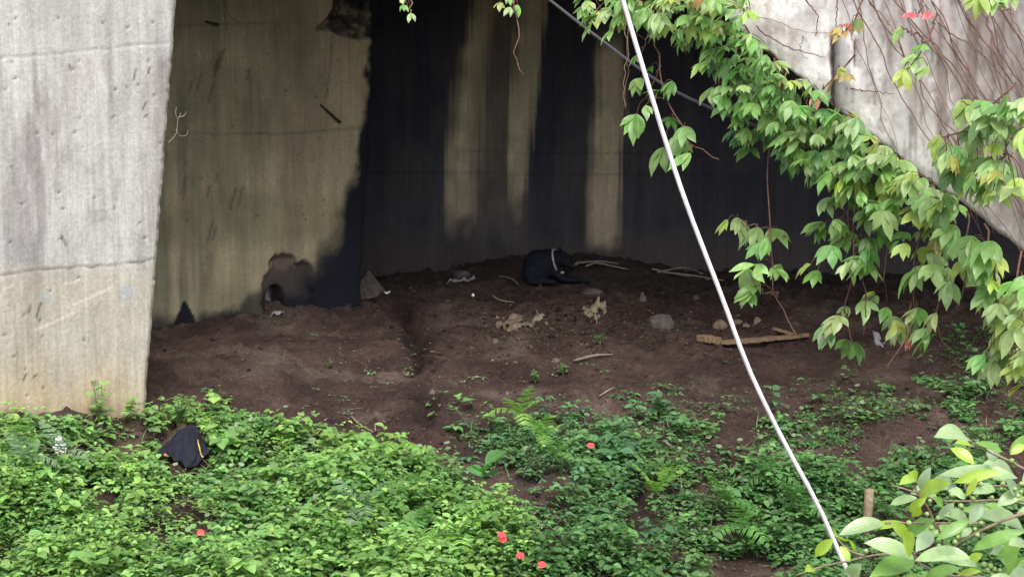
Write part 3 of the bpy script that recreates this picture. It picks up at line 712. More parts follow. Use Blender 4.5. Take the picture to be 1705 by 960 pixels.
# long hanging roots
def hang(label, pts, d, r=.003, mat=M_TWIG):
    pp = smooth_path([P(a, b, d) for a, b in pts], 30); pp[:, 0] += (vn(np.arange(30) * .6, np.zeros(30), int(pts[0][0])) - .5) * .02
    v, f = tube(pp, np.linspace(r, r * .5, 30), 5); o = mk('dangling_root', v, f, mat, base=pp[0]); tag(o, label, 'root', 'roots dangling over the dark wall'); return o
hang('thin pale root dangling beside the creepers left of the white cable', [(1040, 20), (1044, 80), (1040, 150), (1042, 180)], 6.6)
hang('long dark root line hanging below the cap between lone strand and creeper mass', [(1412, 260), (1411, 340), (1409, 420), (1404, 470)], 6.1, .0025)
hang('brown root hanging in front of the right hand creepers, ending above the fig leaves', [(1692, 500), (1690, 580), (1676, 640), (1674, 662)], 5.2, .003)

# ------------------------------------------------------------------ cables
wc = [(990, -170), (1037, 0), (1070.5, 112.6), (1136, 320), (1207.6, 509), (1241, 600), (1302, 729), (1363, 842), (1412, 952), (1500, 1125), (1900, 1900), (2700, 3400)]
top = P(990, -170, 3.5) + (P(990, -170, 3.5) - P(1037, 0, 3.5)) * 12
pp = smooth_path([top] + [P(a, b, 3.5) for a, b in wc], 120)
v, f = tube(pp, .005, 12); o = mk('white_cable', v, f, M_ROPE, base=P(1207, 509, 3.5)); tag(o, 'taut white cable running diagonally from the top edge down to the fig branch', 'cable')
pp = smooth_path([P(700, -180, 9.6), P(915, 0, 8.6), P(1000, 66, 8.2), (P(1100, 138, 7.8)), P(1200, 187, 7.4), P(1330, 236, 7.2)], 50)
v, f = tube(pp, .0078, 8); o = mk('grey_cable', v, f, M_CABLE, base=pp[25]); tag(o, 'thin dark grey cable sloping behind the creepers in front of the black wall', 'cable')

# ------------------------------------------------------------------ fig tree branch, lower right
fb = empty('fig_tree', (1.75, 2.95, .25), 'fig tree branch with large glossy leaves and small green figs at lower right', 'tree')
v, f = tube(smooth_path([(1.75, 2.95, .1), (1.7, 2.95, 2.0), (1.62, 2.93, 3.8), (1.55, 2.9, 6.0)], 20), np.linspace(.09, .03, 20), 10); mk('trunk', v, f, M_BARK, fb)
Q = lambda zx, zy, d=2.75: P(1340 + zx / 3.0, 640 + zy / 3.0, d)
LF, LI, LG, LGY = np.array((.33, .47, .23)), np.array((.32, .48, .06)), np.array((.19, .37, .08)), np.array((.27, .38, .23))  # LF is paler: sky reflection on leaf tops put into the colour
figl = [  # base, tip, width/len, colour, face-up tilt, depth
 ((815,270),(645,262),.2,LF,.8),((845,395),(725,315),.24,LI,.4),((830,300),(750,290),.18,LI,.7),((985,335),(850,290),.14,LG,.5),((1062,465),(665,455),.13,LF,1.0),((975,432),(740,490),.13,LI,.3),
 ((950,385),(912,312),.4,LGY,.3),((575,520),(630,410),.22,LGY,.4),((560,480),(515,440),.36,LI,.4),((550,470),(470,500),.2,LI,.7),((575,555),(735,490),.22,LI,.5),((560,565),(425,600),.2,LF,.7),((520,630),(612,560),.2,LI,.4),
 ((560,600),(545,658),.35,LI,.3),((745,590),(665,672),.23,LGY,.5),((800,565),(715,530),.28,LF,.7),((950,520),(835,545),.2,LF,.6),((862,465),(808,555),.18,LI,.3),((1090,535),(958,605),.24,LF,.8),((890,590),(820,695),.25,LGY,.4),
 ((1092,722),(862,655),.22,LF,1.0),((1098,732),(832,830),.14,LG,.5),((820,680),(655,775),.17,LG,.5),((820,690),(695,655),.2,LF,.7),((835,715),(778,762),.25,LF,.6),((400,690),(168,752),.18,LF,.9),((505,690),(300,722),.12,LI,.5),
 ((515,760),(430,690),.28,LI,.3),((515,752),(655,670),.2,LG,.5),((545,870),(293,790),.22,LF,1.0),((535,835),(478,745),.3,LI,.4),((545,880),(320,962),.17,LG,.5),((142,772),(50,855),.25,LI,.5),((172,775),(148,757),.3,LI,.6),
 ((178,805),(225,885),.24,LI,.4),((825,862),(548,880),.2,LF,1.0),((860,905),(670,880),.17,LF,.9),((775,915),(598,965),.18,LG,.5),((888,845),(808,888),.28,LI,.5),((1005,700),(1020,952),.17,LG,.3),((1098,790),(952,872),.18,LG,.5),
 ((1100,805),(1018,800),.24,LF,.8),((232,965),(285,890),.3,LF,.5),((540,885),(350,905),.14,LG,.4),((1098,300),(1025,348),.26,LI,.5),((632,735),(555,835),.22,LGY,.5),((880,930),(760,948),.16,LI,.4),((1150,250),(1020,335),.2,LG,.5),
 ((1160,620),(1060,640),.25,LF,.7),((1180,880),(1060,900),.2,LG,.6),((440,915),(395,960),.3,LG,.4),((100,838),(85,835),.4,LI,.5),((40,915),(0,935),.2,LI,.5),((250,840),(220,770),.12,LI,.4),((620,980),(450,985),.2,LG,.6),((1030,960),(900,990),.2,LF,.6),
 ((1150,420),(1085,500),.25,LGY,.5),((690,610),(640,560),.25,LG,.5),((1060,560),(1000,470),.2,LGY,.4),((720,800),(660,860),.2,LGY,.5)]
for k in range(34):                      # deeper leaves of the same branch
    a_, b_ = rng.uniform(640, 1250), rng.uniform(430, 1080); an_ = rng.normal(math.pi + .1, .55); l_ = rng.uniform(110, 190)
    figl.append(((a_, b_), (a_ + l_ * math.cos(an_), b_ - l_ * .6 * math.sin(an_)), rng.uniform(.16, .24), [LF, LG, LG, LGY][k % 4], rng.uniform(.3, .9)))
Bs = []; Ds = []; Ns = []; Ls = []; Ws = []; Ts = []; Dr = []; Fo = []
for i, (b, t, wl, colr, tilt) in enumerate(figl):
    d = (2.75 if i < 60 else 2.98) + rng.uniform(-.12, .12); d2 = d - rng.uniform(-.03, .07)
    pb, pt = Q(*b, d), Q(*t, d2); ch = pt - pb; l = np.linalg.norm(ch); ch /= l
    nn = np.array([rng.normal(0, .15), -1.0, .15 + 1.3 * tilt]); nn -= ch * np.dot(nn, ch); nn /= np.linalg.norm(nn)
    dr = rng.uniform(.3, .9) * (1 if tilt < .9 else 1.1)
    D_ = ch * math.cos(dr / 2) + nn * math.sin(dr / 2)
    Bs.append(pb); Ds.append(D_); Ns.append(nn); Ls.append(l * (dr / 2) / math.sin(dr / 2)); Ws.append(l * wl); Ts.append(colr * rng.uniform(.9, 1.1)); Dr.append(dr); Fo.append(rng.uniform(.2, .45))
leafobj('foliage', leaves(Bs, Ds, Ns, Ls, Ws, Dr, Fo, Ts, 'fig', 14, .008), M_FIG, fb)
fig_br = [[(1900, 560), (1250, 590), (1095, 580), (960, 575), (840, 580), (660, 575), (560, 540), (450, 505)], [(1250, 600), (960, 690), (820, 760), (705, 830), (600, 880)], [(1700, 1000), (900, 960), (640, 930), (545, 870)],
          [(545, 870), (400, 845), (300, 860), (190, 885), (60, 915), (-40, 950)], [(1400, 460), (1095, 420), (1000, 370), (900, 325), (830, 285), (810, 262)], [(300, 855), (230, 830), (165, 775)], [(660, 720), (600, 590), (560, 540), (545, 470)],
          [(900, 690), (640, 690), (500, 690), (400, 692)], [(840, 580), (800, 505), (960, 505), (1095, 500)], [(560, 880), (515, 760), (520, 690)], [(705, 830), (660, 690)], [(1400, 800), (1090, 800), (1040, 770)], [(560, 540), (590, 520)]]
tb = [tube(smooth_path([Q(a, b, 2.78 + .15 * max(0, (a - 1000) / 900)) for a, b in L], 26), np.linspace(.0045 if k in (0, 1, 2, 4, 11) else .0025, .0016, 26), 6) for k, L in enumerate(fig_br)]
v, f = join(tb[0:1] + tb[1:]); mk('branch', v, f, M_BARK, fb)
v, f = tube(smooth_path([(1.63, 2.93, 3.7), Q(1900, 560, 2.85)], 8), .012, 7); mk('branch', v, f, M_BARK, fb)
def sphere(c, r, n=10, m=7, sq=1.0):
    V = []; Fa = []
    for i in range(m + 1):
        th = math.pi * i / m
        for k in range(n):
            ph = 2 * math.pi * k / n; V.append((c[0] + r * math.sin(th) * math.cos(ph), c[1] + r * math.sin(th) * math.sin(ph), c[2] + r * sq * math.cos(th)))
    for i in range(m):
        for k in range(n): Fa.append((i * n + k, i * n + (k + 1) % n, (i + 1) * n + (k + 1) % n, (i + 1) * n + k))
    return np.array(V), Fa
fruits = [(735,550),(800,555),(840,567),(625,580),(610,645),(858,552),(935,562),(880,495),(990,495),(983,520),(1080,495),(1080,535),(1035,380),(665,665),(630,715),(705,760),(765,760),(670,805),(305,830),(880,690),(850,720),(862,750),(895,897),(927,905),(947,920),(972,927),(940,952),(912,925),(780,605),(1065,555),(1050,520),(520,690),(750,785)]
for i, (a, b) in enumerate(fruits):
    r = (.0042 if i != 0 and i < 22 else .005) * rng.uniform(.85, 1.1)
    v, f = sphere(Q(a, b, 2.68), r, 12, 8); mk('fruit', v, f, M_FRUIT, fb)

# ------------------------------------------------------------------ ground cover and weeds
LIME = np.array((.22, .37, .10)); MID = np.array((.115, .24, .075)); BLUE = np.array((.08, .175, .085)); DRK = np.array((.075, .165, .06)); PALEG = np.array((.25, .36, .19))  # DRK: darker species at right, with the shade there put into the tone
REG = [  # polygon, density, height, leaf size, tones, size of rosette
 ([(-500, 735), (-100, 720), (60, 706), (240, 712), (262, 695), (330, 682), (400, 694), (470, 704), (500, 735), (560, 748), (640, 762), (700, 775), (745, 785), (765, 830), (830, 870), (885, 930), (900, 1000), (900, 1300), (-600, 1300)], 1.0, .16, .062, 'L'),
 ([(770, 708), (850, 692), (930, 682), (1040, 674), (1110, 686), (1150, 712), (1105, 745), (1100, 800), (1115, 830), (1100, 872), (1000, 885), (900, 860), (860, 800), (770, 745)], .62, .12, .058, 'B'),
 ([(800, 870), (1000, 860), (1120, 890), (1240, 900), (1420, 880), (1500, 1000), (1500, 1300), (800, 1300)], .66, .12, .055, 'D'),
 ([(1240, 800), (1400, 790), (1420, 960), (1380, 1000), (1260, 1000)], .75, .16, .055, 'D'),
 ([(1100, 690), (1270, 690), (1420, 660), (1800, 640), (1800, 800), (1480, 820), (1300, 790), (1120, 770)], .45, .1, .045, 'D'),
 ([(1560, 575), (1800, 570), (1800, 760), (1600, 760), (1540, 680)], .8, .14, .045, 'D'),
 ([(1500, 800), (1900, 760), (2000, 1300), (1450, 1300)], .9, .14, .06, 'D'),
 ([(1090, 770), (1500, 780), (1500, 900), (1110, 900)], .42, .1, .05, 'D'),
 ([(740, 760), (860, 780), (900, 870), (760, 840)], .4, .09, .045, 'B'),
 ([(500, 560), (1300, 560), (1300, 700), (1150, 690), (800, 690), (700, 770), (500, 720)], .06, .05, .036, 'S'),
]
lsets = []; litter_pts = []
def rosettes(poly, dens, hgt, lsz, kind):
    xs = [q[0] for q in poly]; ys = [q[1] for q in poly]; xs += [min(xs) - 40, max(xs) + 40]; ys += [min(ys) - 30, max(ys) + 40]
    n = int((max(xs) - min(xs)) * (max(ys) - min(ys)) * .058 * dens)
    px = rng.uniform(min(xs), max(xs), n); py = rng.uniform(min(ys), max(ys), n)
    sdd = segdist(px, py, list(poly) + [poly[0]]); sdd = np.where(inpoly(px, py, poly), sdd, -sdd); rag_ = 26 if kind == 'L' else 45
    k = rng.random(n) < np.clip(.45 + sdd / (2 * rag_), 0, 1) ** 1.6
    cl = fbm(px * .013, py * .022, 400, 4)
    k &= rng.random(n) < sstep(.36, .56, cl + (.075 if kind == 'L' else -.005))
    k &= ~((px < 243) & (py < 703))
    if kind == 'L':                                   # the trodden litter strip by the pier, and around the jacket
        k &= ~((np.abs(py - (756 + (px - 100) * .02)) < 11) & (px < 262) & (vn(px * .05, py * .05, 9) > .25))
        k &= ~inpoly(px, py, [(256, 742), (275, 716), (335, 716), (350, 750), (352, 786), (320, 800), (268, 796)])
        k &= ~inpoly(px, py, [(55, 742), (150, 742), (155, 785), (60, 788)])
        k &= ~((np.hypot((px - 500) / 1.6, py - 862) < 16))
    px, py = px[k], py[k]
    X, Y, Z = ghit(px, py, n=420); n = len(X)
    if n == 0: return
    B = []; D = []; Nn = []; L = []; W = []; T = []; Dr = []
    bigs = fbm(px * .01, py * .016, 410, 3); szs = vn(px * .02, py * .03, 412)
    for i in range(n):
        big = bigs[i]
        if kind == 'L': t0 = mixc(MID, LIME, np.clip(.15 + 1.5 * (big - .3) + rng.normal(0, .35), 0, 1)[None])[0]
        elif kind == 'B': t0 = mixc(BLUE, MID, np.clip(rng.normal(.45, .4), 0, 1)[None])[0]
        elif kind == 'S': t0 = mixc(MID, PALEG * .8, rng.random(1))[0]
        else: t0 = mixc(DRK, MID, np.clip(rng.normal(.4, .35), 0, 1)[None])[0]
        h = hgt * rng.uniform(.2, 1.25) * (.25 + 1.6 * sstep(.3, .7, big)) * (.45 + .55 * float(sstep(760, 880, py[i]))); nl = int(rng.integers(4, 10)); tall = kind != 'S' and rng.random() < .09; h = h + (rng.uniform(.06, .14) if tall else 0); t0 = t0 * rng.uniform(.68, 1.3); szz = lsz * .78 * rng.choice([.5, .8, 1.05, 1.5], p=[.25, .35, .3, .1]) * (.6 + .8 * szs[i]) * (1.5 if tall else 1.0); t0 = t0 * (1.15 if tall else 1)
        lean = rng.normal(0, .25, 2)
        for q in range(nl):
            f = (1.0 if q % 3 else .68) + rng.normal(0, .05); az = q * 2.4 + rng.normal(0, .3); pit = rng.normal(.12 if q % 3 else -.05, .2)
            hd = np.array([math.cos(az), math.sin(az), 0]); rr = rng.uniform(.005, .03)
            B.append((X[i] + lean[0] * h * f + hd[0] * rr, Y[i] + lean[1] * h * f + hd[1] * rr, Z[i] + h * f)); D.append(hd * math.cos(pit) + np.array([0, 0, math.sin(pit)]))
            Nn.append(np.array([0, -.15, 1.]) + rng.normal(0, .14, 3)); l = szz * rng.uniform(.75, 1.2); L.append(l); W.append(l * rng.uniform(.27, .4)); T.append(t0 * rng.uniform(.75, 1.25) * (1 + rng.normal(0, .05, 3))); Dr.append(rng.uniform(.15, .8))
    nn = len(B); fo = rng.uniform(.1, .4, nn)
    lsets.append(leaves(B, D, Nn, L, W, Dr, fo, T, 'ovate', 4, .02))
    # grass blades and pale round pennywort between
    m = n // 3
    if m and kind != 'S':
        j = rng.integers(0, n, m); az = rng.uniform(0, 6.28, m)
        Bb = np.stack([X[j] + rng.normal(0, .06, m), Y[j] + rng.normal(0, .06, m), Z[j]], -1)
        Dd = np.stack([np.cos(az) * .5, np.sin(az) * .5, np.ones(m)], -1)
        tt_ = np.repeat((MID if kind == 'L' else DRK)[None], m, 0) * rng.uniform(.8, 1.5, (m, 1))
        lsets.append(leaves(Bb, Dd, np.stack([np.cos(az + 3.1), np.sin(az + 3.1), np.full(m, .5)], -1), rng.uniform(.08, .2, m), .004, rng.uniform(.6, 1.8, m), .2, tt_, 'blade', 4))
    m = n // 12                                        # dry brown stems
    if m:
        j = rng.integers(0, n, m); az = rng.uniform(0, 6.28, m)
        lsets.append(leaves(np.stack([X[j], Y[j], Z[j] + rng.uniform(.0, .08, m)], -1), np.stack([np.cos(az), np.sin(az), rng.uniform(-.1, .6, m)], -1), np.stack([rng.normal(0, .3, m), np.full(m, -.4), np.ones(m)], -1),
                     rng.uniform(.06, .2, m), .004, rng.normal(0, .6, m), .2, np.array([[.2, .14, .08]]) * rng.uniform(.5, 1.6, (m, 1)), 'blade', 3))
    if kind in 'LBD':
        m = max(1, n // 10); j = rng.integers(0, n, m)
        Bb = np.stack([X[j], Y[j], Z[j] + rng.uniform(.04, hgt, m)], -1); az = rng.uniform(0, 6.28, m)
        lsets.append(leaves(Bb, np.stack([np.cos(az), np.sin(az), np.full(m, .1)], -1), np.stack([rng.normal(0, .2, m), rng.normal(-.4, .2, m), np.ones(m)], -1), rng.uniform(.035, .055, m), rng.uniform(.018, .027, m), -.3, .1,
                     np.repeat(PALEG[None] * (.9 if kind == 'L' else .7), m, 0), 'round', 6))
for r_ in REG: rosettes(*r_)
gc = leafobj('ground_cover', jl(lsets), M_WEED); tag(gc, 'low green weeds and creeping ground cover over the bank', 'ground cover', kind='stuff')

# dead leaves and crumbs on the bare soil
m = 5200; px = rng.uniform(150, 1800, m); py = rng.uniform(480, 960, m)
mm_ = 900; px[:mm_] = rng.normal(960, 130, mm_); py[:mm_] = rng.normal(545, 32, mm_)
k = (rng.random(m) < sstep(.36, .62, fbm(px * .012, py * .02, 433, 3))) | (np.arange(m) < mm_) ; px, py = px[k], py[k]; X, Y, Z = ghit(px, py, n=420); m = len(X)
az = rng.uniform(0, 6.28, m)
tone_ = np.array([[.17, .125, .09], [.11, .075, .055], [.27, .22, .16], [.07, .1, .045]])[rng.choice(4, m, p=[.35, .44, .08, .13])]
lit = leaves(np.stack([X, Y, Z + .004], -1), np.stack([np.cos(az), np.sin(az), rng.uniform(-.1, .35, m)], -1), np.stack([rng.normal(0, .35, m), rng.normal(-.2, .3, m), np.ones(m)], -1), rng.uniform(.018, .05, m), rng.uniform(.006, .015, m), rng.uniform(-.8, .8, m), .3, tone_, 'ovate', 3)
o = leafobj('leaf_litter', lit, M_WEED); tag(o, 'scattered dead leaves and crumbs on the bare soil', 'leaf litter', kind='stuff')

m = 5000; px = rng.uniform(200, 1800, m); py = rng.uniform(450, 950, m); px[:700] = rng.normal(970, 150, 700); py[:700] = rng.normal(535, 28, 700); X, Y, Z = ghit(px, py, n=420)
oct_ = np.array([(1, 0, 0), (0, 1, 0), (-1, 0, 0), (0, -1, 0), (0, 0, 1), (0, 0, -1)], float); of_ = np.array([(0, 1, 4), (1, 2, 4), (2, 3, 4), (3, 0, 4), (1, 0, 5), (2, 1, 5), (3, 2, 5), (0, 3, 5)])
sz_ = np.clip(rng.lognormal(-4.5, .45, m), .004, .035); sz_[:700] *= 1.7; Vp = oct_[None] * sz_[:, None, None] * rng.uniform(.6, 1.3, (m, 6, 3)) * np.array([1, 1, .7]) + np.stack([X, Y, Z], -1)[:, None]
an = rng.uniform(0, 3, m); 
Cp = np.array([[.06, .042, .036], [.09, .065, .055], [.16, .13, .11], [.035, .025, .024]])[rng.choice(4, m, p=[.4, .3, .06, .24])]
o = mk('pebbles', Vp.reshape(-1, 3), (np.arange(m)[:, None, None] * 6 + of_[None]).reshape(-1, 3), M_SOIL, cols=np.repeat(Cp, 6, 0), smooth=False); tag(o, 'small clods and pebbles on the bare soil', 'pebbles', kind='stuff')

# ------------------------------------------------------------------ ferns
def fern_parts(tone, nf=5, lo=.2, seed=0):
    r = np.random.default_rng(seed); out = []
    for k in range(nf):
        az = -1.57 + (k - (nf - 1) / 2) * (3.0 / max(nf - 1, 1)) + r.normal(0, .25); Lf = lo * r.uniform(.8, 1.15); npin = 14
        t = np.linspace(0, 1, 22); hd = np.array([math.cos(az), math.sin(az), 0]); up_ = r.random() < .5; el0 = r.uniform(1.05, 1.4) if up_ else r.uniform(.45, .8); bend = r.uniform(.7, 1.2) if up_ else r.uniform(1.5, 2.1)
        ang = el0 - bend * t; ds = Lf / 21
        pts = np.cumsum(np.concatenate([[np.zeros(3)], np.stack([np.cos(ang) * hd[0], np.cos(ang) * hd[1], np.sin(ang)], -1)[:-1] * ds]), 0)
        side = np.array([-hd[1], hd[0], 0]); B = []; D = []; Nn = []; L = []
        for q in range(npin):
            u = .12 + .86 * q / (npin - 1); i = min(int(u * 21), 20); tg = pts[i + 1] - pts[i]; tg = tg / np.linalg.norm(tg); nrm = np.cross(side, tg) * -1
            if nrm[2] < 0: nrm = -nrm
            pl = Lf * .38 * (math.sin(math.pi * (.12 + .86 * u) ** .75) ** .8 * .9 + .04)
            for sg in (-1, 1):
                B.append(pts[i]); D.append(side * sg + tg * .45); Nn.append(nrm); L.append(pl)
        T = np.repeat(tone[None], len(B), 0) * r.uniform(.85, 1.15, (len(B), 1))
        lf = leaves(B, D, Nn, L, np.full(len(B), Lf * .02), .5, .1, T, 'pinna', 4)
        v, f = tube(pts, np.linspace(.0022, .0008, 22), 4); f = np.array([q for q in f if len(q) == 4])
        out.append(jl([lf, (v, f, np.repeat(tone[None] * .8, len(v), 0), np.zeros((len(v), 3)))]))
    return out
FL = np.array((.22, .42, .09)); FM = np.array((.14, .31, .08)); FD = np.array((.1, .23, .07)); FG = np.array((.2, .31, .18))
ferns = [
 (866, 722, .30, FL, 'lime green fern at the upper rim of the middle weed patch'), (905, 760, .26, FL, 'lime fern in the bare gap of the middle weed patch'),
 (935, 745, .2, FG, 'small faded fern right of the lime fern in the middle patch'), (925, 790, .24, FM, 'mid-green fern at the lower left of the middle patch'),
 (1092, 858, .32, FL, 'bright fern standing alone below the right end of the middle patch'), (1100, 822, .16, FL, 'tiny bright fern just above the lone bright fern'),
 (665, 795, .28, FL, 'lime fern frond at the top edge of the left thicket near the bare soil'), (748, 945, .42, FL, 'largest lime fern, at the bottom left of the red flowers'),
 (700, 925, .3, FM, 'darker fern left of the largest lime fern'), (600, 905, .3, FG, 'grey-green fern at the bottom of the left thicket'),
 (45, 822, .34, FG, 'grey green fern near the left border'), (110, 812, .32, FG, 'spreading grey-green fern right of the left border fern'),
 (1228, 915, .3, FM, 'fern hanging below the white cable on dark soil'), (1212, 868, .3, FM, 'fern in the dark patch left of the white cable'),
 (580, 950, .26, FM, 'low fern at the bottom edge of the left thicket'), (795, 905, .26, FD, 'dark fern between largest lime fern and taro'),
 (1330, 880, .34, FD, 'dark fern below the fig branch tip, right of the white cable'), (1280, 835, .3, FD, 'dark fern against the left side of the white cable low down'),
 (35, 765, .2, FM, 'small fern in the litter strip below the pale pier'), (690, 860, .24, FM, 'fern half hidden among round leaves of the left thicket')]
for i, (a, b, sz, tn, lab) in enumerate(ferns):
    p = G(a, b); p[2] += .24 if a < 800 and b > 790 else .15; t = empty('fern', p, lab, 'fern', 'ferns on the bank'); t.rotation_euler.z = rng.uniform(-.5, .5)
    for dta in fern_parts(tn, int(rng.integers(4, 7)), sz, 50 + i):
        V, Fq, C, U = dta; q = mk('frond', V + p, Fq, M_WEED, t, cols=C, luv=U)

# ------------------------------------------------------------------ broad-leaved plants
def broadleaf(name, label, a, b, h, ls, nl, tone, cat='plant', group=None, spread=.5, prof='ovate', w=.34, flowers=0, up=.2):
    p = G(a, b); t = empty(name, p, label, cat, group)
    B = []; D = []; Nn = []; L = []; T = []; st = []
    ns = max(1, nl // 5)
    for s in range(ns):
        ln = rng.normal(0, .16 * spread + .03, 2) + np.array([0, -.06]); tip = p + np.array([ln[0] * h * 2.5, ln[1] * h * 2.5, h * rng.uniform(.75, 1.1)])
        path = smooth_path([p, (p + tip) / 2 + np.array([ln[0] * .05, 0, h * .12]), tip], 8); st.append(tube(path, np.linspace(.0035, .002, 8), 5))
        for q in range(nl // ns + 1):
            f_ = .45 + .55 * q / max(1, nl // ns); i = min(int(f_ * 7), 7); az = q * 2.3 + s + rng.normal(0, .3); pit = rng.normal(up, .25)
            B.append(path[i]); D.append((math.cos(az) * math.cos(pit), math.sin(az) * math.cos(pit), math.sin(pit))); Nn.append(np.array([0, -.25, 1.]) + rng.normal(0, .15, 3)); L.append(ls * rng.uniform(.7, 1.15)); T.append(tone * rng.uniform(.82, 1.2))
    L = np.array(L); leafobj('foliage', leaves(B, D, Nn, L, L * w, rng.uniform(.3, 1.0, len(L)), rng.uniform(.1, .35, len(L)), T, prof, 7, .012), M_WEED, t)
    v, f = join(st); mk('stem', v, f, M_GSTEM, t)
    for k in range(flowers):
        q = st[k % len(st)][0][-6:].mean(0) + np.array([rng.normal(0, .03), -.05, .12 + .01 * k]); az = np.arange(5) * 1.2566 + rng.random()
        side = np.array([1., 0, 0]); upv = np.array([0, -.55, .83]); v2 = np.cross(upv, side)
        Dd = np.cos(az)[:, None] * side + np.sin(az)[:, None] * v2 + .1 * upv
        V, Fq, C, U = leaves(np.repeat(q[None], 5, 0), Dd, np.repeat(upv[None], 5, 0), .03, .0155, .2, .1, np.ones((5, 3)), 'round', 4); mk('flower', V, Fq, M_RED, t)
    return t
broadleaf('sapling', 'tall leafy sprout standing against the foot of the pale pier', 165, 708, .36, .075, 22, LIME, spread=.25)
broadleaf('weed_plant', 'bushy weed right of the sprout at the pier corner', 215, 705, .2, .07, 18, LIME)
broadleaf('weed_plant', 'dense green weed at the pier corner behind the black cloth', 295, 715, .26, .075, 34, MID)
broadleaf('weed_plant', 'leafy weed behind the right side of the black cloth', 375, 730, .24, .075, 34, MID)
broadleaf('weed_plant', 'weed with long leaves at the rim of the thicket above bare soil', 440, 735, .2, .07, 26, MID)
broadleaf('weed_plant', 'pale broad-leaved plant in front of the thicket rim', 482, 765, .2, .12, 9, PALEG * .8, w=.4)
broadleaf('weed_plant', 'glossy broad-leaved plant at the right end of the thicket rim', 565, 775, .28, .11, 18, LIME * .9, w=.36)
broadleaf('weed_plant', 'lone slender seedling on bare soil right of the thicket', 638, 760, .2, .085, 7, LIME * .85, spread=.1)
t = broadleaf('taro_plant', 'taro plant with a few big smooth leaves beside the left thicket', 790, 858, .26, .24, 3, np.array((.07, .2, .055)), w=.32, spread=.3, up=.7); t.location.z += .12
broadleaf('weed_plant', 'large-leaved weed at the top right of the middle patch', 1100, 705, .26, .11, 14, BLUE, w=.36)
broadleaf('weed_plant', 'dark bushy weed in the centre of the middle patch', 1015, 745, .2, .085, 30, BLUE)
broadleaf('weed_plant', 'weed with pointed leaves at the left of the lone bright fern', 1000, 830, .22, .08, 24, MID * .85)
broadleaf('weed_plant', 'weed with round leaves at the bottom of the middle patch', 990, 890, .2, .09, 22, BLUE, w=.4)
broadleaf('weed_plant', 'bright weed on the soil left of the white cable', 1180, 735, .14, .06, 16, MID * .9)
broadleaf('weed_plant', 'single blue-green weed half behind the white cable', 1297, 690, .22, .1, 6, BLUE, spread=.15)
broadleaf('weed_plant', 'dark broad weed right of the white cable above the wooden post', 1465, 815, .24, .09, 30, DRK)
broadleaf('weed_plant', 'dark leafy weed left of the wooden post', 1425, 840, .22, .085, 20, DRK * 1.1)
broadleaf('weed_plant', 'small round tuft of weed on bare soil below the lying stick', 938, 625, .1, .045, 30, MID * .8)
broadleaf('weed_plant', 'darker tuft of weed left of the small round tuft', 892, 640, .12, .045, 24, DRK * 1.2)
broadleaf('weed_plant', 'flat dark weed under the rubble, left of the standing stones', 1000, 575, .12, .05, 16, DRK)
broadleaf('weed_plant', 'sparse weed on the soil below the second pier', 545, 612, .08, .035, 18, MID * .6)
for a, b, n_, lab in ((318, 945, 1, 'weed with one pink-red flower in the bright left thicket'), (820, 962, 2, 'plant with two red flowers at the bottom centre'), (868, 1010, 1, 'red-flowered plant at the bottom edge, right of the two-flower plant'), (906, 1016, 1, 'rightmost red-flowered plant on the bottom edge'), (982, 795, 1, 'plant with one red flower in the middle weed patch')):
    broadleaf('flowering_plant', lab, a, b, .17 if b < 950 else .24, .07, 14, (LIME * .8 if a < 500 else MID * .8), 'flower', 'red flowered plants', flowers=n_)

for a, b, h_, ls_, n_, tn, lab in ((120, 905, .3, .1, 18, LIME, 'tall bright herb with big pointed leaves in the lower left thicket'), (225, 880, .28, .11, 16, LIME * .9, 'broad-leaved herb in the thicket straight below the black cloth'), (420, 860, .28, .085, 22, MID, 'dark bushy herb in the middle of the left thicket'),
    (30, 900, .26, .09, 18, LIME * .85, 'bright herb at the left border of the thicket'), (560, 880, .26, .08, 20, PALEG * .7, 'pale dusty-green herb in the right half of the left thicket'), (640, 945, .26, .09, 18, LIME, 'bright herb at the bottom edge, left of the largest lime fern'), (330, 985, .26, .1, 16, MID * 1.1, 'large-leaved herb at the bottom edge, below the single pink-red flower'),
    (1070, 930, .24, .085, 20, BLUE, 'blue-green herb at the bottom edge right of the red flowers'), (1160, 960, .22, .08, 20, MID, 'mid green herb at the bottom edge left of the white cable')):
    broadleaf('weed_plant', lab, a, b, h_, ls_, n_, tn, w=.36)

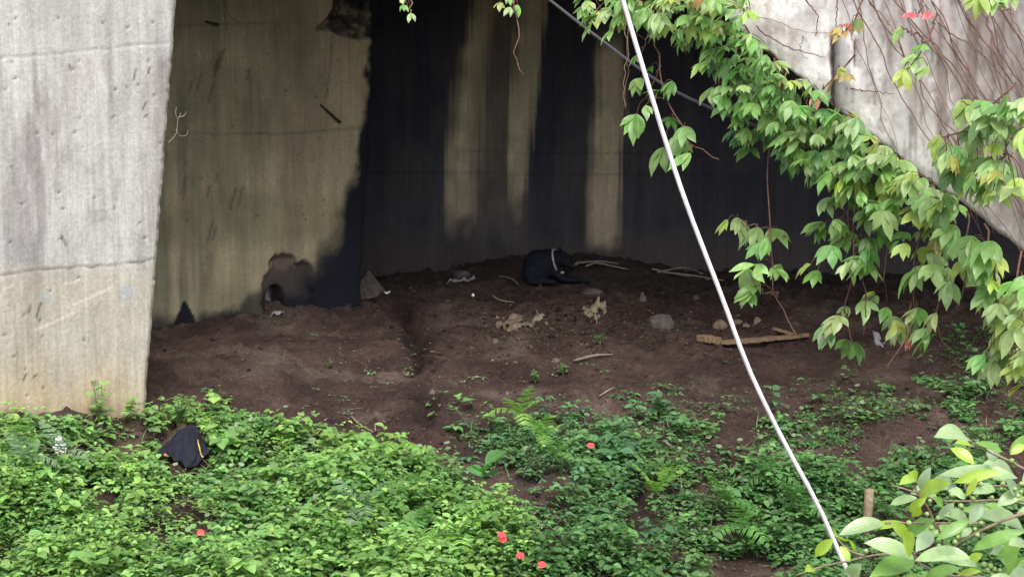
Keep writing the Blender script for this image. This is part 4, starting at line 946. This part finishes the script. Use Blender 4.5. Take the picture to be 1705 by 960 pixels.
# ------------------------------------------------------------------ small things on the soil
def rock(label, a, b, wx, hz, mat, seed, wy=None, name='stone', cat='stone', flat=0., group=None):
    p = G(a, b); V, Fa = sphere((0, 0, 0), 1, 20, 14); wy = wy or wx * .8
    n = fbm(V[:, 0] * 1.6 + seed * 3.1 + V[:, 2], V[:, 1] * 1.6 + V[:, 2] * 1.3 + seed, seed, 4); n = n + .35 * (fbm(V[:, 0] * 3.7 + seed + V[:, 2] * 2, V[:, 1] * 3.7 - V[:, 2], seed + 9, 3) - .5); V = V * (.55 + .9 * n)[:, None]
    V = np.sign(V) * np.abs(V) ** .85
    V = V * np.array([wx / 2, wy / 2, hz]) + p - np.array([0, 0, hz * .3]); o = mk(name, V, Fa, mat, base=p, smooth=True); return tag(o, label, cat, group)
def rag(label, a, b, outline, mat, seed, thick=.006, name='rag', cat='rag', lift=.04, crumple=.05):
    """a crumpled sheet with the given outline in metres (x right, y away), lying on the soil"""
    p = G(a, b); xs = [q[0] for q in outline]; ys = [q[1] for q in outline]; n = 22
    gx_, gy_ = np.meshgrid(np.linspace(min(xs), max(xs), n), np.linspace(min(ys), max(ys), n))
    wob = (fbm(gx_ * 20, gy_ * 20, seed) - .5) * .02
    ins = inpoly(gx_ + wob, gy_ + wob, outline)
    X = p[0] + gx_; Y = p[1] + gy_; Z = gh(X, Y) + lift * .55 - .006 + (fbm(gx_ * 17, gy_ * 17, seed, 4) - .5) * crumple * 3
    idx = np.arange(n * n).reshape(n, n); q = np.stack([idx[:-1, :-1], idx[:-1, 1:], idx[1:, 1:], idx[1:, :-1]], -1).reshape(-1, 4)
    q = [tuple(k) for k in q if ins.ravel()[k].sum() >= 3]
    used = sorted(set(i for k in q for i in k)); mp = {u: i for i, u in enumerate(used)}
    V = np.stack([X, Y, Z], -1).reshape(-1, 3)[used]; o = mk(name, V, [tuple(mp[i] for i in k) for k in q], mat, base=p)
    sm = o.modifiers.new('thickness', 'SOLIDIFY'); sm.thickness = thick
    return tag(o, label, cat)
def stick(label, pts, r, mat, name='stick', cat='stick', lift=.02, group=None, n=10):
    pp = smooth_path([G(a, b) + np.array([0, 0, lift]) for a, b in pts], n)
    v, f = tube(pp, np.linspace(r, r * .6, n), 6); o = mk(name, v, f, mat, base=pp[n // 2]); return tag(o, label, cat, group)

# broken plank and its neighbours
p = G(1270, 574); 
def plank(label, a0, b0, a1, b1, wd, th, seed, name='broken_plank'):
    A, B = G(a0, b0), G(a1, b1); A[2] += .015; B[2] += .02; d = B - A; L = np.linalg.norm(d); d /= L; sd_ = unit(np.cross(d, (0, 0, 1))); upv = np.cross(sd_, d); r = np.random.default_rng(seed)
    n = 22; V = []; Fa = []
    for i in range(n):
        u = i / (n - 1); wv = wd * (1 - .55 * sstep(.8, 1, np.array(u))) * (1 + r.normal(0, .05)); off = r.normal(0, .006)
        for (s_, z_) in ((-.5, 0), (.5, 0), (.5, 1), (-.5, 1)): V.append(A + d * L * u + sd_ * (s_ * wv + off) + upv * (z_ * th + r.normal(0, .003)))
    for i in range(n - 1):
        for k in range(4): Fa.append((i * 4 + k, i * 4 + (k + 1) % 4, i * 4 + 4 + (k + 1) % 4, i * 4 + 4 + k))
    Fa += [(3, 2, 1, 0), tuple((n - 1) * 4 + k for k in range(4))]
    return tag(mk(name, V, Fa, M_WOOD, base=A, smooth=False), label, 'wood')
plank('long tan broken plank lying on the soil behind the white cable', 1192, 580, 1345, 566, .085, .035, 3)
plank('short splinter of wood lying on top of the long plank', 1288, 560, 1320, 558, .05, .03, 4, 'wood_splinter')
plank('short brown board end left of the long plank', 1165, 570, 1198, 578, .12, .05, 5, 'board_end')
for i, (a, b, wx, hz, mt, lab) in enumerate([
    (1198, 545, .16, .07, M_TAN, 'left tan rubble lump above the plank, left of the white cable'), (1225, 535, .14, .06, M_TAN, 'flat brown rubble piece behind the white cable'), (1262, 540, .12, .07, M_TAN, 'yellowish rubble lump above the plank, right of the white cable'), (1243, 543, .09, .05, M_TAN, 'small rubble lump between the two larger tan ones'),
    (1100, 540, .30, .14, M_STONE, 'big reddish brown stone on the soil right of the dog'), (985, 490, .26, .05, M_STONE, 'flat grey slab of stone below the reeds by the dog'),
    (825, 570, .07, .06, M_STONE, 'pale pebble left of the rag scraps'), (925, 600, .09, .05, M_STONE, 'brown stone above the small round weed tuft'), (918, 548, .05, .05, M_STONE, 'pale pebble right of the yellowish rag'), (770, 462, .22, .06, M_STONE, 'low grey stone at the foot of the back wall, left of the dog'),
    (1160, 497, .09, .08, M_STONE, 'small upright grey stone near the white cable'), (1070, 502, .08, .1, M_STONE, 'narrow grey stone left of the big brown stone'), (720, 652, .06, .04, M_STONE, 'pebble beside the soil gully'), (845, 655, .05, .03, M_STONE, 'pale pebble above the middle weed patch'), (1500, 540, .1, .08, M_STONE, 'stone seen through the creepers at the right')]):
    rock(lab, a, b, wx, hz, mt, 70 + i, group='stones on the soil')
rock('grey boulder under the fig branch at the bottom right', 1625, 930, .5, .25, M_STONE, 95, .4)
# triangular slab leaning at the pier corner
pa, pb_, pc = G(572, 505), G(645, 488), G(620, 486); apx = pc + np.array([-.05, .12, .22]); V = [pa, pb_, apx, pa + (0, .05, 0), pb_ + (0, .05, 0), apx + (0, .05, 0)]
V = [pa + (0, 0, -.03), pb_ + (0, 0, -.03), apx, pa + (.02, .09, -.03), pb_ + (0, .09, -.03), apx + np.array((.01, .06, -.02))]
bm = bmesh.new(); vs = [bm.verts.new(q) for q in V]
for q in ((0, 1, 2), (5, 4, 3), (0, 3, 4, 1), (1, 4, 5, 2), (2, 5, 3, 0)): bm.faces.new([vs[i] for i in q])
bmesh.ops.subdivide_edges(bm, edges=bm.edges[:], cuts=7, use_grid_fill=True)
for vv in bm.verts: vv.co += Vector((0, -1, .3)) * float((fbm(np.array(vv.co.x * 14), np.array(vv.co.z * 14), 500) - .5) * .06)
me = bpy.data.meshes.new('concrete_fragment'); 
for vv in bm.verts: vv.co -= Vector(pa)
bm.to_mesh(me); bm.free(); me.materials.append(M_STONE); o = bpy.data.objects.new('concrete_fragment', me); o.location = tuple(pa); COL.objects.link(o)
tag(o, 'grey triangular concrete fragment leaning at the foot of the blackened pier corner', 'rubble')
rag('crumpled white litter beside the triangular fragment', 642, 488, [(-.05, -.06), (.06, -.05), (.05, .06), (-.04, .05)], M_WHITE, 601, lift=.03, crumple=.06, name='paper_litter', cat='litter')
rag('small white scrap alone on the dark soil in front of the back wall', 788, 494, [(-.03, -.04), (.03, -.03), (.02, .05), (-.02, .04)], M_WHITE, 602, lift=.02, crumple=.04, name='paper_litter', cat='litter')
rag('pale paper scrap below the drain hole of the second pier', 457, 527, [(-.1, -.1), (.08, -.04), (.1, .08), (-.03, .06)], M_GREYBAG, 603, lift=.02, name='paper_litter', cat='litter')
rag('bluish white litter in the strip below the pale pier', 100, 757, [(-.045, -.045), (.035, -.05), (.045, .04), (-.035, .05)], M_WHITE, 604, lift=.14, crumple=.08, name='plastic_litter', cat='litter')
rag('yellowish hooked rag scrap on the soil in front of the dog', 900, 545, [(-.14, -.12), (-.08, -.1), (-.06, .12), (.03, .22), (.05, .08), (.10, .05), (.04, .34), (-.04, .42), (-.02, .32), (-.1, .22)], M_PAPER, 605, lift=.03, name='rag')
rag('tan frayed rag right of the hooked scrap', 990, 530, [(-.13, .06), (-.12, .2), (.02, .26), (.14, .16), (.12, -.02), (.06, .02), (.02, -.12), (-.03, .0)], M_PAPER, 606, lift=.04, crumple=.08, name='rag')
rag('dull brown flattened sack left of the hooked rag scrap', 855, 545, [(-.2, -.1), (0, -.16), (.2, -.04), (.22, .2), (0, .3), (-.18, .24)], M_TAN, 607, lift=.015, crumple=.05, name='flattened_sack', cat='sack')
rag('grey-white bag lying under the creepers at the right', 1475, 572, [(-.14, -.12), (.12, -.1), (.12, .12), (-.1, .14)], M_GREYBAG, 608, lift=.06, crumple=.1, name='plastic_bag', cat='bag')
rag('white scrap between weeds in the left thicket', 505, 870, [(-.07, -.06), (.06, -.04), (.07, .04), (-.06, .05)], M_WHITE, 609, lift=.06, name='paper_litter', cat='litter')
rag('long pale cloth strip at the foot of the back wall', 765, 470, [(-.16, -.1), (-.06, -.12), (.1, .04), (.2, .2), (.14, .24), (-.02, .1)], M_GREYBAG, 610, lift=.03, name='cloth_strip', cat='rag')
stick('straight pale stick lying on the soil above the middle weed patch', [(955, 604), (990, 600), (1021, 595)], .014, M_REED)
stick('thin bent twig on the bare soil above the seedling', [(585, 695), (600, 712), (622, 724)], .009, M_TWIG)
stick('short twig standing near the bent twig', [(625, 722), (624, 700)], .008, M_TWIG)
stick('bent twig on the soil left of the white cable', [(1275, 742), (1290, 760), (1305, 780)], .009, M_TWIG)
stick('crossing twig left of the white cable', [(1276, 768), (1300, 765), (1322, 778)], .007, M_TWIG)
stick('pale twig at the right end of the middle weed patch', [(1108, 742), (1128, 754)], .012, M_REED)
stick('dark twig at the upper rim of the middle weed patch', [(998, 662), (1012, 660), (1026, 653)], .009, M_TWIG)
stick('curved pale root on the soil left of the dog', [(830, 462), (848, 466), (862, 478)], .012, M_REED)
stick('thin straight root above the hooked rag scrap', [(820, 497), (838, 505), (855, 507)], .01, M_REED)
stick('brown branch in the thicket litter strip, left side', [(60, 758), (90, 765), (130, 775)], .009, M_TWIG, lift=.05)
stick('tangled dry twig in the thicket gap below the litter', [(85, 850), (105, 855), (118, 868)], .007, M_TWIG, lift=.1)
stick('second dry twig in the litter strip, near the white litter', [(118, 768), (132, 755), (145, 742)], .008, M_REED, lift=.06)
for i, L in enumerate([[(958, 445), (985, 440), (1015, 447), (1046, 453)], [(960, 441), (990, 441), (1040, 455)], [(955, 449), (980, 444), (1010, 451)], [(975, 452), (1000, 450), (1020, 455)], [(965, 447), (1000, 446), (1030, 451)]]):
    stick('bleached reed stalk in the small bundle right of the dog', L, .011, M_REED, 'reed_stalk', 'reed', .03 + .012 * i, 'reeds beside the dog')
for i, L in enumerate([[(1085, 452), (1130, 460), (1180, 468)], [(1095, 456), (1140, 455), (1170, 462)], [(1100, 460), (1150, 466), (1205, 474)]]):
    stick('bleached reed stalk in the heap left of the white cable at the wall foot', L, .012, M_REED, 'reed_stalk', 'reed', .03 + .012 * i, 'reeds at the wall foot')
# wooden post
p = G(1440, 895); v, f = tube([p + np.array(q) for q in ((0, 0, -.05), (.01, 0, .1), (.02, .0, .22), (.025, .0, .36))], [.034, .033, .036, .033], 10); o = mk('wooden_post', v, f, M_TWIG, base=p); tag(o, 'short weathered wooden post among the weeds beside the fig leaves', 'post')

# bars and tendrils on the pier
def on_p2(a, b, off=.03):
    La = np.array(P2L); av = np.array(P2R) - La; av /= np.linalg.norm(av); s, z = plane_s(a, b, La, av); nrm = np.array([av[1], -av[0]])
    return np.array([La[0] + av[0] * s + nrm[0] * off, La[1] + av[1] * s + nrm[1] * off, z])
def on_p1(a, b, off=.02):
    La = np.array(P1L); av = np.array(P1R) - La; av /= np.linalg.norm(av); s, z = plane_s(a, b, La, av); nrm = np.array([av[1], -av[0]])
    return np.array([La[0] + av[0] * s + nrm[0] * off, La[1] + av[1] * s + nrm[1] * off, z])
for L in ([(533, 174), (564, 204)], [(342, 36), (362, 42)]):
    A, B = on_p2(*L[0], -.01), on_p2(*L[1], .05); v, f = tube([A, (A + B) / 2, B], .014, 7)
    mk('reinforcing_bar', v, f, M_DARKMETAL, pier2)
tb = [tube(smooth_path([on_p2(a, b, .03) for a, b in L], 20), np.linspace(.007, .003, 20), 5) for L in ([(374, -20), (373, 20), (377, 50)], [(378, -20), (380, 25), (395, 38)])]
v, f = join(tb); o = mk('hanging_root', v, f, M_TWIG, base=v[0]); tag(o, 'thin forked root hanging down the top of the shaded pier', 'root')
tb = [tube(smooth_path([on_p1(a, b, .03) for a, b in L], 18), np.linspace(.004, .002, 18), 5) for L in ([(277, 238), (290, 222), (293, 200), (298, 188)], [(290, 215), (297, 226), (308, 224), (310, 217)], [(293, 200), (289, 188), (291, 178)], [(294, 195), (304, 192), (307, 186)])]
v, f = join(tb); o = mk('dried_tendril', v, f, M_REED, base=v[0]); tag(o, 'curly dried tendril stuck to the right edge of the pale pier', 'tendril')

# ------------------------------------------------------------------ black dog curled up at the foot of the wall
def ev_mesh(o):
    dg = bpy.context.evaluated_depsgraph_get(); return bpy.data.meshes.new_from_object(o.evaluated_get(dg))
def capsule(A, B, ra, rb, n=12):
    A, B = np.array(A, float), np.array(B, float); parts = []
    for t in np.linspace(0, 1, 7): parts.append(sphere(A + (B - A) * t, ra + (rb - ra) * t, n, 8))
    return join(parts)
def ell(c, r):
    v, f = sphere((0, 0, 0), 1, 18, 12); return v * np.array(r) + np.array(c), f
DP = G(905, 472); DP[2] += -.015
E = .0070
shapes = [ell((-.05, .02, .19), (.185, .17, .19)), ell((-.11, -.02, .15), (.125, .17, .15)), ell((.05, .03, .22), (.15, .15, .165)),          # trunk, haunch, shoulders
          ell((-.10, -.10, .10), (.14, .09, .10)), capsule((-.02, -.15, .045), (.12, -.17, .03), .045, .028),                                  # folded thigh and hind paw
          capsule((.10, .03, .27), (.2, .0, .285), .10, .085), ell((.225, -.01, .265), (.085, .08, .085)),                                      # neck, skull
          capsule((.245, -.03, .24), (.315, -.06, .20), .05, .032),                                                                             # muzzle
          capsule((.2, .05, .31), (.185, .075, .40), .036, .012), capsule((.215, -.06, .31), (.195, -.1, .385), .036, .012),                  # ears
          capsule((.13, -.06, .13), (.22, -.1, .06), .06, .04), capsule((.22, -.1, .06), (.46, -.1, .04), .034, .026), ell((.485, -.1, .035), (.045, .032, .026)),
          capsule((.15, .06, .13), (.26, .04, .05), .05, .035), capsule((.26, .04, .05), (.40, .04, .035), .032, .026),
          capsule((-.2, .0, .06), (-.16, -.17, .03), .03, .022), capsule((-.16, -.17, .03), (-.03, -.21, .022), .022, .012)]                    # tail round the haunch
v, f = join(shapes); tmp = mk('body', v, f, M_FUR)
md = tmp.modifiers.new('r', 'REMESH'); md.mode = 'VOXEL'; md.voxel_size = .011; ms = tmp.modifiers.new('s', 'SMOOTH'); ms.iterations = 4; ms.factor = .5
bpy.context.view_layer.update(); me = ev_mesh(tmp); bpy.data.objects.remove(tmp)
co = np.zeros(len(me.vertices) * 3); me.vertices.foreach_get('co', co); co = co.reshape(-1, 3); no = np.zeros(len(me.vertices) * 3); me.vertex_normals.foreach_get('vector', no); no = no.reshape(-1, 3)
co = co + no * ((fbm(co[:, 0] * 55 + co[:, 1] * 30, co[:, 2] * 40, 900, 3) - .5) * .014)[:, None]; me.vertices.foreach_set('co', co.ravel()); me.update()
me.name = 'body'; me.polygons.foreach_set('use_smooth', [True] * len(me.polygons))
if not me.materials: me.materials.append(M_FUR)
dog = empty('dog', DP, 'black dog lying curled at the foot of the dark wall, pale collar round its neck', 'dog'); ob = bpy.data.objects.new('body', me); COL.objects.link(ob); ob.parent = dog; ob.scale = (1, 1, 1)
th = np.linspace(0, 2 * math.pi, 30); cc_ = np.array((.145, .0, .25)); ax = unit(np.array((.9, -.25, .25))); sx_ = unit(np.cross(ax, (0, 0, 1))); sy_ = np.cross(sx_, ax)
ring = cc_ + .132 * np.cos(th)[:, None] * sx_ + .134 * np.sin(th)[:, None] * sy_
v, f = tube(ring + DP, .011, 7); mk('collar', v, f, M_COLLAR, dog)
for q_, r_ in (((.268, -.088, .268), .009), ((.322, -.085, .205), .014)):
    v, f = sphere(DP + np.array(q_), r_, 10, 7); mk('eye' if r_ < .01 else 'nose', v, f, M_EYE, dog)
v, f = sphere(DP + np.array((.205, -.115, .135)), .022, 10, 7, .7); mk('collar_tag', v, f, M_COLLAR, dog)

# ------------------------------------------------------------------ black garment slumped on the weeds
JP = G(306, 772); JP[2] += .03
jk = empty('discarded_jacket', JP, 'black cloth jacket heaped in a peak on the weeds, yellow trim on one side', 'jacket')
px2m = JP[1] / F
base_pts = np.array([(-.235, -.02, .05), (-.13, -.12, .05), (-.05, -.15, .03), (.05, -.2, -.03), (.11, -.16, -.03), (.155, -.02, .06), (.12, .13, .03), (-.02, .17, .03), (-.14, .1, .05)])
nb_ = 54; tq = np.linspace(0, 9, nb_, endpoint=False); ring = np.stack([np.interp(tq, np.arange(10), np.append(base_pts[:, k], base_pts[0, k])) for k in range(3)], -1)
ridge0, ridge1 = np.array((.03, .02, .255)), np.array((.09, .0, .25)); V = []; nr = 20
for i in range(nr):
    t_ = i / (nr - 1)
    for j in range(nb_):
        q = ring[j]; u = np.clip((q[0] + .2) / .35, 0, 1); tp = ridge0 + (ridge1 - ridge0) * u
        tpp = tp + (q - tp) * np.array([.12, .25, 0]) 
        s_ = t_ ** 1.0; bulge = math.sin(math.pi * t_) * .006 + .025 * max(0, q[0]) / .15 * t_
        pt = tpp * (1 - s_) + q * s_; out = np.array([q[0] - .03, q[1], 0]); out /= np.linalg.norm(out) + 1e-9
        fold = (float(fbm(np.array(j * .33), np.array(t_ * 2.6), 700)) - .5) * .12 * t_ ** .7 + math.sin(j * 1.05 + t_ * 2) * .007 * t_
        V.append(pt + out * (bulge + fold) + np.array([0, 0, (float(vn(np.array(j * .4), np.array(t_ * 5), 702)) - .5) * .04 * (1 - t_ * .3)]))
V.append((ridge0 + ridge1) / 2 + np.array([0, 0, .012])); V = np.array(V) + JP + np.array([0, .05, 0])
Fa = [(i * nb_ + j, i * nb_ + (j + 1) % nb_, (i + 1) * nb_ + (j + 1) % nb_, (i + 1) * nb_ + j) for i in range(nr - 1) for j in range(nb_)]
Fa = [q[::-1] for q in Fa] + [((j + 1) % nb_, j, nr * nb_) [::-1] for j in range(nb_)]
cl = mk('cloth', V, Fa, M_CLOTH, jk); sm = cl.modifiers.new('thickness', 'SOLIDIFY'); sm.thickness = .008; ss = cl.modifiers.new('soft', 'SUBSURF'); ss.levels = 1; ss.render_levels = 1
# yellow trim: a strip lying on the cloth down its right front side
def cl_pt(jf, tf):
    i = tf * (nr - 1); i0 = int(i); fr = i - i0; j0 = int(jf) % nb_; a = V[i0 * nb_ + j0] * (1 - fr) + V[min(i0 + 1, nr - 1) * nb_ + j0] * fr; b_ = V[i0 * nb_ + (j0 + 1) % nb_] * (1 - fr) + V[min(i0 + 1, nr - 1) * nb_ + (j0 + 1) % nb_] * fr
    return a + (b_ - a) * (jf - int(jf))
SV = []; n = 16
for k in range(n):
    t_ = .34 + .6 * k / (n - 1); j_ = 25.6 + 1.1 * k / (n - 1); wd = .6 * (1 - .55 * k / (n - 1))
    for dj in (0, wd): SV.append(cl_pt(j_ + dj, t_) + np.array([.012, -.012, .004]))
st_ = mk('yellow_trim', SV, [(2 * k, 2 * k + 1, 2 * k + 3, 2 * k + 2) for k in range(n - 1)], M_YELLOW, jk); sm = st_.modifiers.new('thickness', 'SOLIDIFY'); sm.thickness = .006
v, f = ell(JP + np.array((-.115, -.03, .05)), (.04, .035, .018)); mk('orange_lining', v, f, M_ORANGE, jk)
